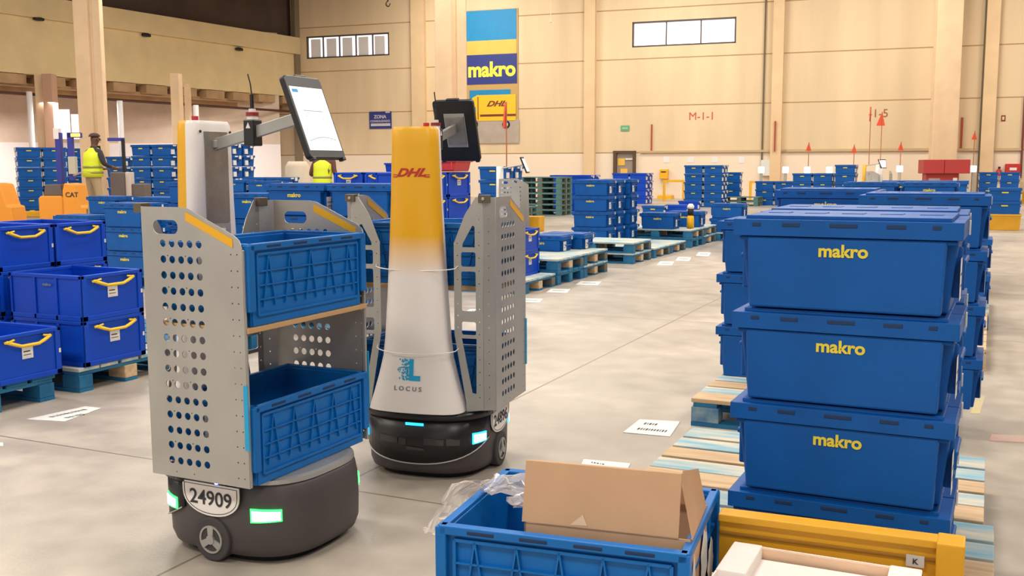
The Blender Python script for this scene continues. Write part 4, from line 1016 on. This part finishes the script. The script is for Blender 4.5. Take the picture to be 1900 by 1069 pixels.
# ------------------------------------------------------------------ right background: red kiosk, fire gear, low partition
p = GD(1711, 362, 33.6); e = empty('red_kiosk', (p.x, p.y, 0), YAW * .6, 'dark red kiosk with overhanging top box by the back wall at the right', 'kiosk')
KR = mat('kiosk_red', (172, 52, 52), .5); s = 33.6 / 1900.
b = MB(); b.box(.12, 80 * s * .8, .1, .7, 0, 1.0, KR); b.build('body', e, .01)
for a, c in ((0, 36 * s), (36 * s + .01, 81 * s)):
    b = MB(); b.box(a, c, -.05, .8, 1.0, 1.45, KR); b.build('top_box', e, .015)
b = MB(); b.box(.2, .55, .09, .1, .2, .85, mat('kiosk_glass', (170, 150, 150), .2)); b.build('window', e)
b = MB(); b.box(.95, 1.08, .08, .1, .72, .86, WHITE); b.build('sign', e)
e = empty('fire_extinguisher', label='red fire extinguisher on the wall near the right edge', cat='fire extinguisher'); e.matrix_world = WROT
s0, z0 = onwall(1852, 330); z1 = onwall(1852, 313)[1]; b = MB(); b.tube([(s0, -.12, z0), (s0, -.12, z0 + .03), (s0, -.12, z1 - .08), (s0, -.12, z1)], [.08, .09, .09, .03], DRED, 14); b.build('cylinder', e, 0, True)
b = MB(); b.box(s0 - .03, s0 + .05, -.15, -.09, z1, z1 + .07, MATTE); b.build('valve', e)
e = empty('fire_hose_cabinet', label='red fire hose cabinet with white sign on the wall at the right edge', cat='cabinet'); e.matrix_world = WROT
b = MB(); wquad(b, 1864, 1892, 304, 330, 0, DRED, .25); b.build('body', e, .02); b = MB(); wquad(b, 1872, 1885, 311, 316, .25, WHITE, .01); b.build('sign', e)
wthing('hydrant_pipe', 1895.5, 1899, 180, 330, .12, mat('pipe_dark_red', (110, 52, 44), .6), 'dark red standpipe beside the hose cabinet at the right edge', 'pipe')
p = GD(1881, 376, 34); q = GD(1990, 376, 34); e = empty('low_partition', (p.x, p.y, 0), YAW, 'low pale partition with a yellow foot at the right edge', 'partition'); L = (q - p).length
b = MB(); b.box(0, L, 0, .2, .38, .72, PIL); b.build('panel', e); b = MB(); b.box(-.02, L, -.02, .22, 0, .38, CYEL); b.build('yellow_foot', e)

# ------------------------------------------------------------------ papers and marks on the floor
def floor_paper(corners, lab, lines=2, rows=((.3, 'K A R T O S'), (.65, '3')), grp='white papers taped to the floor'):
    P = [G(*c) for c in corners]; c = sum(P, Vector()) / 4
    e = empty('floor_label', (c.x, c.y, 0), 0, lab, 'floor label', grp)
    b = MB(); b.add([(v.x - c.x, v.y - c.y, .001) for v in P] + [(v.x - c.x, v.y - c.y, .003) for v in P], [(0, 1, 2, 3), (4, 5, 6, 7), (0, 1, 5, 4), (1, 2, 6, 5), (2, 3, 7, 6), (3, 0, 4, 7)], TAG); b.build('sheet', e)
    b = MB(); u = (P[1] - P[0]); v = (P[3] - P[0]); o = P[0] - c; rnd = random.Random(len(lab))
    for r in range(lines):
        k = .2
        while k < .8:
            w = rnd.uniform(.02, .05); t0 = .25 + r * .4 / max(1, lines - 1) if lines > 1 else .45
            q = [o + u * k + v * t0, o + u * (k + w) + v * t0, o + u * (k + w) + v * (t0 + .14), o + u * k + v * (t0 + .14)]
            b.add([(w_.x, w_.y, .0034) for w_ in q], [(0, 1, 2, 3)], INK); k += w + .025
            if r and k > .5: break
    b.build('print', e)
floor_paper([(48, 779), (158, 755), (188, 758), (120, 783)][:4], 'white printed floor label in front of the left pallets')
floor_paper([(1156, 803), (1243, 811), (1262, 783), (1187, 779)], 'white printed floor label left of the worn pallet, in the middle of the aisle')
floor_paper([(1077, 866), (1160, 880), (1170, 861), (1083, 853)], 'white floor label just above the cardboard box')
for i, (x, y, w) in enumerate(((1036, 540, 45), (1092, 526, 48), (1235, 489, 32), (1268, 481, 30), (1305, 472, 28), (985, 558, 45), (890, 578, 60))):
    floor_paper([(x - w * .5, y + 3), (x + w * .35, y + 4), (x + w * .5, y - 3), (x - w * .3, y - 4)], 'white floor label %s along the middle row of pallets' % ['second', 'third', 'fourth', 'fifth', 'sixth', 'first, nearest the farther robot,', 'behind the farther robot'][i], 1)
PINKL = mat('worn_pink_paint', (206, 160, 150), .7, c2=(196, 170, 156), scale=6); YW = mat('worn_yellow_paint', (206, 188, 130), .7, c2=(190, 174, 150), scale=6)
def mark(corners, m, lab):
    P = [G(*c) for c in corners]; b = MB(); n = len(P)
    b.prism([(v.x, v.y) for v in P], .0004, .0014, m); return tag(b.build('floor_marking'), lab, 'floor marking')
mark([(1835, 818), (1990, 826), (1990, 812), (1840, 806)], PINKL, 'worn pink line painted on the floor at the right edge')
mark([(1800, 768), (1818, 768), (1828, 735), (1812, 735)], YW, 'worn yellow paint patch on the floor right of the near crate stack')
mark([(-60, 826), (6, 828), (6, 822), (-60, 818)], TAG, 'scrap of white tape on the floor at the left edge')

# ------------------------------------------------------------------ near foreground: yellow cart, ribbed crate, cartons
CA = math.radians(5)
e = empty('yellow_cart', (.0, .0, 0), math.radians(0), 'yellow cart in the foreground carrying the open crate and the white cartons', 'cart')
b = MB(); b.box(-1.2, .0, 1.85, 2.47, .17, .21, CYEL); b.build('deck', e, .004)
b = MB(); TB = Matrix.Translation((-.03, 2.5, 0)) @ Matrix.Rotation(math.radians(2.6), 4, 'Z'); b.box(-.55, -.015, -.01, .02, .19, .435, CYEL, TB); b.box(-.55, -.0, -.022, .032, .435, .455, CYEL, TB); b.box(-.55, -.04, -.016, -.01, .40, .41, mat('cart_groove', (150, 104, 20), .6), TB); b.build('back_board', e, .003)
b = MB(); b.box(-.075, -.015, 2.455, 2.535, .0, .458, CYEL); b.build('corner_post', e, .004)
for (x, y, z) in ((-1.2, 2.41, .17), (-1.2, 1.85, .17), (-.075, 1.85, .3)): b = MB(); b.box(x, x + .06, y, y + .06, 0, z, CYEL); b.build('leg', e, .004)
b = MB(); b.box(-.14, -.1, 2.477, 2.479, .385, .413, mat('grey_sticker', (196, 190, 186), .6)); st = b.build('sticker', e)
link('letter', text_mesh('K', .018, INK, FRONT(-.12, 2.4765, .398), .0004), st)
FCP = Vector((-.868, 2.285, 0)); 
FC = place(RIB, (FCP.x, FCP.y, .222), math.radians(6), 'open ribbed blue crate in the foreground holding a cardboard box', 'blue open crates in the foreground', (.98, 1.2, 1.))
def in_fc(x, y, z): c, s = math.cos(math.radians(7)), math.sin(math.radians(7)); return Vector((FCP.x + c * x - s * y, FCP.y + s * x + c * y, z))
# torn labels on its right end
rnd = random.Random(5)
for k, (y, z, w, h) in enumerate(((.0, .16, .05, .09), (-.13, .13, .03, .11), (.1, .11, .05, .07))):
    pts = [(y + w * math.cos(a) * rnd.uniform(.6, 1), z + h * math.sin(a) * rnd.uniform(.6, 1)) for a in [2 * PI * i / 16 for i in range(16)]]
    o = link('torn_label', plate(pts, [], .001, TAG, frame((.297, 0, 0), (0, 1, 0), (0, 0, 1))), FC)
# cardboard box inside the crate
e = empty('cardboard_box', in_fc(0, 0, .0), math.radians(7), 'opened brown cardboard box lying in the foreground crate', 'box')
e.location = in_fc(.085, -.03, .362)
t = .004
b = MB(); 
zb = -.127; b.box(-.19, .2, -.14, .12, zb, zb + t, CARD); b.box(-.19, .2, .116, .12, zb, .13, CARD); b.box(-.19, -.186, -.14, .12, zb, .13, CARD); b.box(.196, .2, -.14, .12, zb, .13, CARD); b.box(-.19, .2, -.14, -.136, zb, .13, CARD)
b.build('body', e)
Tl = Matrix.Translation((0, -.142, .132)) @ Matrix.Rotation(math.radians(-14), 4, 'X')
b = MB(); b.box(-.195, .17, -.002, .002, 0, .142, CARD, Tl); b.box(-.195, .17, .0, .03, .14, .143, CARD, Tl); lf = b.build('front_flap', e, .001)
b = MB(); b.add([(-.03, -.003, .004), (.0, -.003, .03), (.012, -.003, .006)], [(0, 1, 2)], mat('clear_tape', (216, 184, 156), .2), Tl @ Matrix.Translation((-.05, 0, 0))); b.build('tape', lf)
b = MB()
b.add([(.2, -.14, .13), (.2, .1, .13), (.185, .06, .235), (.165, -.06, .262), (.165, -.09, .25)], [(0, 1, 2, 3, 4)], CARD); b.build('side_flap', e)
b = MB(); b.box(-.15, .17, .1, .104, .13, .2, CARD, Matrix.Identity(4)); b.build('rear_flap', e)
# crumpled wrap over the left rim
FILM = mat('clear_wrap', (236, 226, 216), .12, alpha=.42, spec=.9)
def wrap(pts, w, lab, n=26, mm=14, amp=.02):
    b = MB(); vs = []; fs = []
    for i in range(n):
        u = i / (n - 1) * (len(pts) - 1); k = min(int(u), len(pts) - 2); p = Vector(pts[k]).lerp(Vector(pts[k + 1]), u - k)
        for j in range(mm):
            v = j / (mm - 1) - .5; q = p + Vector((.35, 1, 0)).normalized() * v * w * (1 + .5 * math.sin(i * .9))
            nn = noise.noise_vector(q * 22) * amp * 1.4 + noise.noise_vector(q * 60) * amp * .5; vs.append(q + nn)
    for i in range(n - 1):
        for j in range(mm - 1): fs.append((i * mm + j, i * mm + j + 1, (i + 1) * mm + j + 1, (i + 1) * mm + j))
    b.add(vs, fs, FILM); return tag(b.build('plastic_wrap', None, 0, False), lab, 'plastic wrap')
wrap([in_fc(-.325, -.14, .44), in_fc(-.315, -.06, .485), in_fc(-.285, .02, .522), in_fc(-.23, .05, .512), in_fc(-.17, .05, .495), in_fc(-.13, .03, .47)], .13, 'crumpled clear plastic wrap hanging over the left rim of the foreground crate')
# white cartons
WC = mat('white_carton', (232, 224, 220), .6)
def carton(x0, x1, y0, y1, z0, z1, lab, raised=True):
    e = empty('white_carton', ((x0 + x1) / 2, (y0 + y1) / 2, z0), 0, lab, 'carton', 'white cartons on the yellow cart'); a = (x1 - x0) / 2; c = (y1 - y0) / 2; h = z1 - z0
    b = MB(); b.box(-a, a, -c, c, 0, .005, CARDIN); b.box(-a, a, -c, -c + .004, 0, h * .86, WC); b.box(-a, a, c - .004, c, 0, h, WC)
    b.box(-a, -a + .004, -c, c, 0, h, WC); b.box(a - .004, a, -c, c, 0, h, WC); b.build('tray', e)
    b = MB(); b.box(-a + .03, a - .05, c - .008, c - .0045, .01, h - .002, CARDIN); b.build('kraft_liner', e)
    b = MB(); b.box(-a + .004, a - .004, -c + .01, c - .02, h * .86, h * .87, WC); pn = b.build('top_flap', e)
    b = MB(); b.box(-a - .002, a * .1, -c + .058, -c + .064, h * .87, h * .88, INK); b.build('printed_line', pn)
    ov = plate(circ(0, 0, .05, 28), [], .001, mat('pale_green_print', (206, 222, 190), .6), Matrix.Translation((.0, -c + .06, h * .875)) @ Matrix.Diagonal((1.5, .8, 1, 1))); link('oval_print', ov, pn)
    for s in (-1, 1):
        b = MB(); b.box(s * (a - .035) - .035, s * (a - .035) + .035, -c * .2, c, h - .03, h + .004, WC); b.build('corner_support', e, .004)
    return e
carton(-.53, -.1, 2.1, 2.42, .212, .4, 'white carton with kraft inside leaning against the yellow board in the foreground')
carton(-.53, -.1, 1.86, 2.08, .212, .36, 'white carton nearest the camera at the bottom edge of the photo')

# ------------------------------------------------------------------ trucks at the left
TGREY = mat('truck_grey', (104, 92, 88), .5); TBLUE = mat('truck_blue_mast', (48, 56, 150), .45)
def truck(px, yb, D, lab, flip=1, full=True):
    p = GD(px, yb, D); e = empty('pallet_truck', (p.x, p.y, 0), YAW, lab, 'pallet truck', 'orange pallet trucks')
    b = MB(); b.prism([(0, 0), (.0, .6), (.05, .66), (.53, .66), (.57, .6), (.57, 0)], -.6, 0, ORNG, frame((0, 0, 0), (1, 0, 0), (0, 0, 1))); o = b.build('battery_box', e, .03)
    b = MB(); b.prism([(.6, .0), (.6, .78), (.65, .95), (.88, .92), (1.02, .42), (1.12, .4), (1.16, 0)], -.6, .1, ORNG, frame((0, 0, 0), (1, 0, 0), (0, 0, 1))); db = b.build('drive_unit', e, .03)
    if full: link('lettering', text_mesh('CAT', .15, INK, FRONT(.82, -.104, .68), .004), db)
    b = MB(); b.prism([(.1, .66), (.55, .66), (.5, .92), (.15, .92)], -.5, -.05, TGREY, frame((0, 0, 0), (1, 0, 0), (0, 0, 1))); b.build('seat_hood', e, .02)
    b = MB(); b.box(.572, .598, 0, .6, 0, .66, mat('strap_pink', (196, 130, 110), .6)); b.build('side_trim', e)
    b = MB(); b.box(-.02, 1.18, -.08, .65, -.0, .03, TGREY); b.build('chassis', e)
    if full:
        b = MB(); b.box(.32, .45, .3, .45, .9, 2.1, TBLUE); b.box(.3, .42, .28, .46, 1.95, 2.2, WHITE); b.build('mast_post', e, .01)
        b = MB(); b.box(.6, .72, .3, .42, 1.0, 2.1, TBLUE); b.box(.6, .92, .3, .42, 1.98, 2.1, TBLUE); b.build('overhead_guard', e, .01)
        b = MB(); b.box(.7, .92, .27, .3, 2.0, 2.08, mat('beacon_amber', (255, 190, 90), .4, emit=1.6)); b.build('beacon', e, .02)
        b = MB(); b.box(.62, .78, .25, .4, 1.15, 1.55, mat('panel_pale', (190, 184, 170), .6)); b.build('control_panel', e, .01)
        b = MB(); b.tube([(.8, .1, 1.12), (1.0, 0, 1.18), (1.3, -.1, 1.14)], .02, STEEL, 6); b.build('handle_bar', e)
    return e
truck(72, 392, 23.5, 'orange order-picking truck with blue mast in front of the man in the yellow vest')
truck(-64, 390, 24, 'second orange truck cut by the left edge of the photo', full=False)
p = GD(207, 395, 22); e = empty('grey_machine', (p.x, p.y, 0), YAW, 'grey-brown machine with a black hoop just right of the man in the yellow vest', 'machine')
b = MB(); b.box(0, .3, 0, .5, 0, 1.2, TGREY); b.box(.42, .7, .1, .5, 0, .95, TGREY); b.box(-.5, .2, -.1, .3, .3, .42, TGREY); b.build('body', e, .02)
b = MB(); b.box(.3, .42, .05, .3, .05, 1.2, mat('film_roll', (206, 190, 184), .3)); b.build('film_roll', e, .02)
b = MB(); b.box(-.05, .3, .1, .16, 1.86, 1.93, TBLUE); b.box(.24, .3, .1, .16, 1.2, 1.9, MATTE); b.build('hoop', e)
p = GD(553, 350, 23); b = MB(); b.tube([(0, 0, 0), (0, 0, .1), (0, 0, 1.3), (0, 0, 1.42)], [.26, .3, .27, .2], mat('sack_pale', (206, 190, 170), .8, var=.06), 14); o = b.build('pale_bin', None, 0, True); o.location = (p.x, p.y, 0); tag(o, 'tall pale bin left of the man seen from behind', 'bin')
b = MB(); b.prism([(0, 0), (.9, 0), (.94, .04), (.94, .3), (0, .3)], 0, .16, CYEL); o = b.build('yellow_floor_pad', None, .02); p = G(0, 405); o.location = (p.x - 1., p.y, 0); o.scale = (2.2, 2, 1); o.rotation_euler.z = YAW; tag(o, 'low yellow block on the floor behind the left totes', 'block')

# ------------------------------------------------------------------ people
VEST = mat('vest_yellow', (216, 226, 40), .6, emit=0); STRIPE = mat('vest_stripe', (140, 142, 70), .4)
def person(name, loc, rz, joints, skin, shirt, pants, label, hair, faces=1):
    """joints: dict name -> (x, y, z) in a frame where the person faces +Y"""
    root = empty(name, loc, rz, label, 'person')
    J = joints; me = bpy.data.meshes.new('body'); V = []; E = []; Rr = []
    def v(p, r): V.append(tuple(p)); Rr.append(r); return len(V) - 1
    ids = {}
    for k, (p, r) in J.items(): ids[k] = v(p, r)
    chains = [('pelvis', 'waist', 'chest', 'neck0', 'neck', 'head0', 'head1', 'head2')]
    for s in 'LR':
        chains += [('chest', 'sh' + s, 'el' + s, 'wr' + s, 'pa' + s), ('pelvis', 'hip' + s, 'kn' + s, 'an' + s, 'toe' + s)]
    for c in chains:
        for a, b_ in zip(c, c[1:]): E.append((ids[a], ids[b_]))
    for s in 'LR':                                      # five fingers each
        w = Vector(J['wr' + s][0]); p = Vector(J['pa' + s][0]); d = (p - w).normalized(); q = d.cross(Vector((0, 0, 1))); q = q.normalized() if q.length > .1 else Vector((1, 0, 0))
        for k, (off, ln) in enumerate(((-.032, .062), (-.012, .075), (.01, .072), (.03, .058))):
            a = v(p + q * off + d * .03, .0095); b_ = v(p + q * off + d * (.03 + ln * .5) - Vector((0, 0, .006)), .0085); c = v(p + q * off * 1.05 + d * (.03 + ln * .8) - Vector((0, 0, .025)), .0075); E += [(ids['pa' + s], a), (a, b_), (b_, c)]
        sg = 1 if s == 'L' else -1; a = v(p - q * .04 * sg - d * .01, .011); b_ = v(p - q * .062 * sg + d * .025, .009); E += [(ids['pa' + s], a), (a, b_)]
    me.from_pydata(V, E, []); o = bpy.data.objects.new('tmp', me); COL.objects.link(o)
    sk = o.modifiers.new('s', 'SKIN'); sk.use_smooth_shade = True
    for i, sv in enumerate(me.skin_vertices[0].data): sv.radius = (Rr[i] * (1.35 if i in (ids['chest'], ids['waist'], ids['pelvis']) else 1), Rr[i]); sv.use_root = (i == ids['pelvis'])
    ss = o.modifiers.new('u', 'SUBSURF'); ss.levels = 1
    bpy.context.view_layer.update()
    m2 = bpy.data.meshes.new_from_object(o.evaluated_get(bpy.context.evaluated_depsgraph_get())); bpy.data.objects.remove(o)
    m2.materials.clear()
    for m in (skin, shirt, pants, MATTE): m2.materials.append(m)
    hz = J['pelvis'][0][2]; nz = J['neck0'][0][2]
    def near(p, names): return min(names, key=lambda n: (Vector(J[n][0]) - p).length)
    for f in m2.polygons:
        c = f.center; k = near(c, list(J.keys()))
        f.use_smooth = True
        if k.startswith(('an', 'toe')) and c.z < .1: f.material_index = 3
        elif k.startswith(('hip', 'kn', 'an', 'toe')) or k == 'pelvis': f.material_index = 2
        elif k in ('neck', 'head0', 'head1', 'head2') or k.startswith('pa') or (k.startswith('wr')): f.material_index = 0
        elif k.startswith('el') and shirt is pants: f.material_index = 0
        else: f.material_index = 1
    body = link('body', m2, root)
    hd = Vector(J['head1'][0]); fwd = Vector(J['face'][0]) - hd if 'face' in J else Vector((0, 1, 0)); fwd.normalize(); sd = fwd.cross(Vector((0, 0, 1))).normalized(); Tf = Matrix((sd, fwd, Vector((0, 0, 1)))).transposed().to_4x4(); Tf.translation = hd
    b = MB(); b.loft([[(.016 * w * math.cos(a), .083 + .02 * w * (1 if math.sin(a) > 0 else 0) * math.sin(a), z) for a in [2 * PI * k / 8 for k in range(8)]] for z, w in ((-.035, 1), (-.025, 1.3), (.0, .8), (.02, .4))], skin, Tf); b.build('nose', body, 0, True)
    b = MB()
    for s in (-1, 1): b.loft([[(s * .035 + .009 * r * math.cos(a), .084, .012 + .006 * r * math.sin(a)) for a in [2 * PI * k / 8 for k in range(8)]] if r else [(s * .035, .088, .012)] * 8 for r in (1, .6)], WHITE, Tf)
    b.build('eye', body)
    b = MB(); b.box(-.022, .022, .08, .088, -.062, -.052, mat('lips', (120, 60, 54), .5), Tf); b.build('mouth', body, .003)
    b = MB()
    for s in (-1, 1): b.loft([[(s * (.082 + dx), -.005 + .016 * r * math.cos(a), -.01 + .028 * r * math.sin(a)) for a in [2 * PI * k / 10 for k in range(10)]] for dx, r in ((-.01, .9), (.008, 1), (.012, .5))], skin, Tf)
    b.build('ear', body, 0, True)
    R = []
    for k in range(7):
        t = k / 6 * PI * .5; R.append([(.088 * math.cos(t) * math.cos(a), -.012 + .1 * math.cos(t) * math.sin(a), .045 + .078 * math.sin(t)) for a in [2 * PI * j / 20 for j in range(20)]])
    b = MB(); b.loft(R, hair, Tf); b.build('hair', body, 0, True)
    # vest: a shell round the torso, open at the neck, sides cut for the arms
    ch = Vector(J['chest'][0]); wa = Vector(J['waist'][0]); pe = Vector(J['pelvis'][0]); ne = Vector(J['neck0'][0]); N = 28
    def ring(c, rx, ry, dz=0, dip=0): return [(c.x + rx * math.cos(a), c.y + ry * math.sin(a), c.z + dz - dip * abs(math.cos(a)) ** 3) for a in [2 * PI * j / N for j in range(N)]]
    b = MB(); b.loft([ring(pe, .2, .155, -.06), ring(pe, .195, .15, .06), ring(wa, .19, .145), ring(ch, .205, .15, -.08), ring(ch, .2, .145, .06, .03), ring(ne, .15, .11, -.055, .02), ring(ne, .075, .075, -.0)], VEST, None, False)
    vs = b.build('vest', body, 0, True); so = vs.modifiers.new('s', 'SOLIDIFY'); so.thickness = .008
    b = MB()
    for c, dz, rx, ry in ((wa, -.01, .199, .154), (wa, -.12, .203, .158)): b.loft([ring(c, rx, ry, dz - .022), ring(c, rx, ry, dz + .022)], STRIPE, None, False)
    so = b.build('reflective_stripe', vs, 0, True).modifiers.new('s', 'SOLIDIFY'); so.thickness = .004
    # dark opening at the front of the vest
    b = MB(); T = Matrix.Translation((ch.x, ch.y + .142, ch.z)); b.add([(-.055, -.05, .2), (.055, -.05, .2), (.0, .018, -.1), (-.055, -.035, .2), (.055, -.035, .2), (.0, .024, -.1)], [(0, 1, 2), (3, 5, 4), (0, 2, 5, 3), (1, 4, 5, 2), (0, 3, 4, 1)], shirt, T); b.build('vest_opening', vs)
    return root
def skel(lean=0., armL=((-.2, 0, 0)), armR=None, twist=0, armrad=1.):
    L = lean
    J = {'pelvis': ((0, 0, .95), .125), 'waist': ((0, .03 * L, 1.1), .12), 'chest': ((0, .1 * L, 1.32), .135), 'neck0': ((0, .17 * L, 1.48), .06), 'neck': ((0, .2 * L, 1.53), .055),
         'head0': ((0, .22 * L + .01, 1.6), .07), 'head1': ((0, .24 * L + .015, 1.66), .088), 'head2': ((0, .25 * L, 1.73), .068)}
    for s, sg in (('L', -1), ('R', 1)):
        J['sh' + s] = ((sg * .185, .13 * L, 1.41), .06)
        J['hip' + s] = ((sg * .1, 0, .86), .09); J['kn' + s] = ((sg * .12, .03, .48), .062); J['an' + s] = ((sg * .13, -.02, .09), .045); J['toe' + s] = ((sg * .14, .13, .04), .035)
    for s, a in (('L', armL), ('R', armR)):
        J['el' + s] = (a[0], .046); J['wr' + s] = (a[1], .03); J['pa' + s] = (a[2], .032)
    return J
DKSK = mat('skin_dark', (96, 62, 48), .5); LTSK = mat('skin_light', (214, 156, 126), .5)
DSH = mat('shirt_black', (44, 42, 46), .8); KHA = mat('trousers_khaki', (170, 148, 116), .8); MAR = mat('shirt_maroon', (96, 52, 48), .8); NAVY = mat('trousers_navy', (50, 54, 74), .8)
J1 = skel(.25, ((-.29, .05, 1.14), (-.2, .28, 1.06), (-.18, .34, 1.05)), ((.29, .05, 1.14), (.2, .3, 1.07), (.18, .36, 1.06)))
p = GD(176, 392, 21); person('person', (p.x, p.y, .22), YAW - math.radians(38), J1, DKSK, DSH, KHA, 'man in a yellow vest over a black top, standing beside the orange truck, looking right', mat('hair_black', (70, 48, 40), .8)).scale = (1.18, 1.18, 1)
b = MB(); b.box(-.35, .35, -.3, .5, 0, .22, TGREY); o = b.build('step_platform', None, .01); o.location = (p.x, p.y, 0); o.rotation_euler.z = YAW; tag(o, 'low grey step platform under the man in the yellow vest', 'platform')
J2 = skel(.7, ((-.27, .04, 1.14), (-.16, .24, 1.12), (-.1, .32, 1.13)), ((.28, .02, 1.14), (.3, .22, 1.0), (.26, .3, .98)))
p = GD(598, 350, 20.5); person('person', (p.x, p.y, 0), YAW + math.radians(-14), J2, LTSK, MAR, NAVY, 'person in a yellow vest and maroon shirt seen from behind, bent over the crates', mat('hair_brown', (70, 46, 34), .9))

# ------------------------------------------------------------------ the patterns the copies were taken from are not part of the place
def drop(o):
    for c in list(o.children): drop(c)
    bpy.data.objects.remove(o)
for o in UNUSED: drop(o)
bpy.context.view_layer.update()
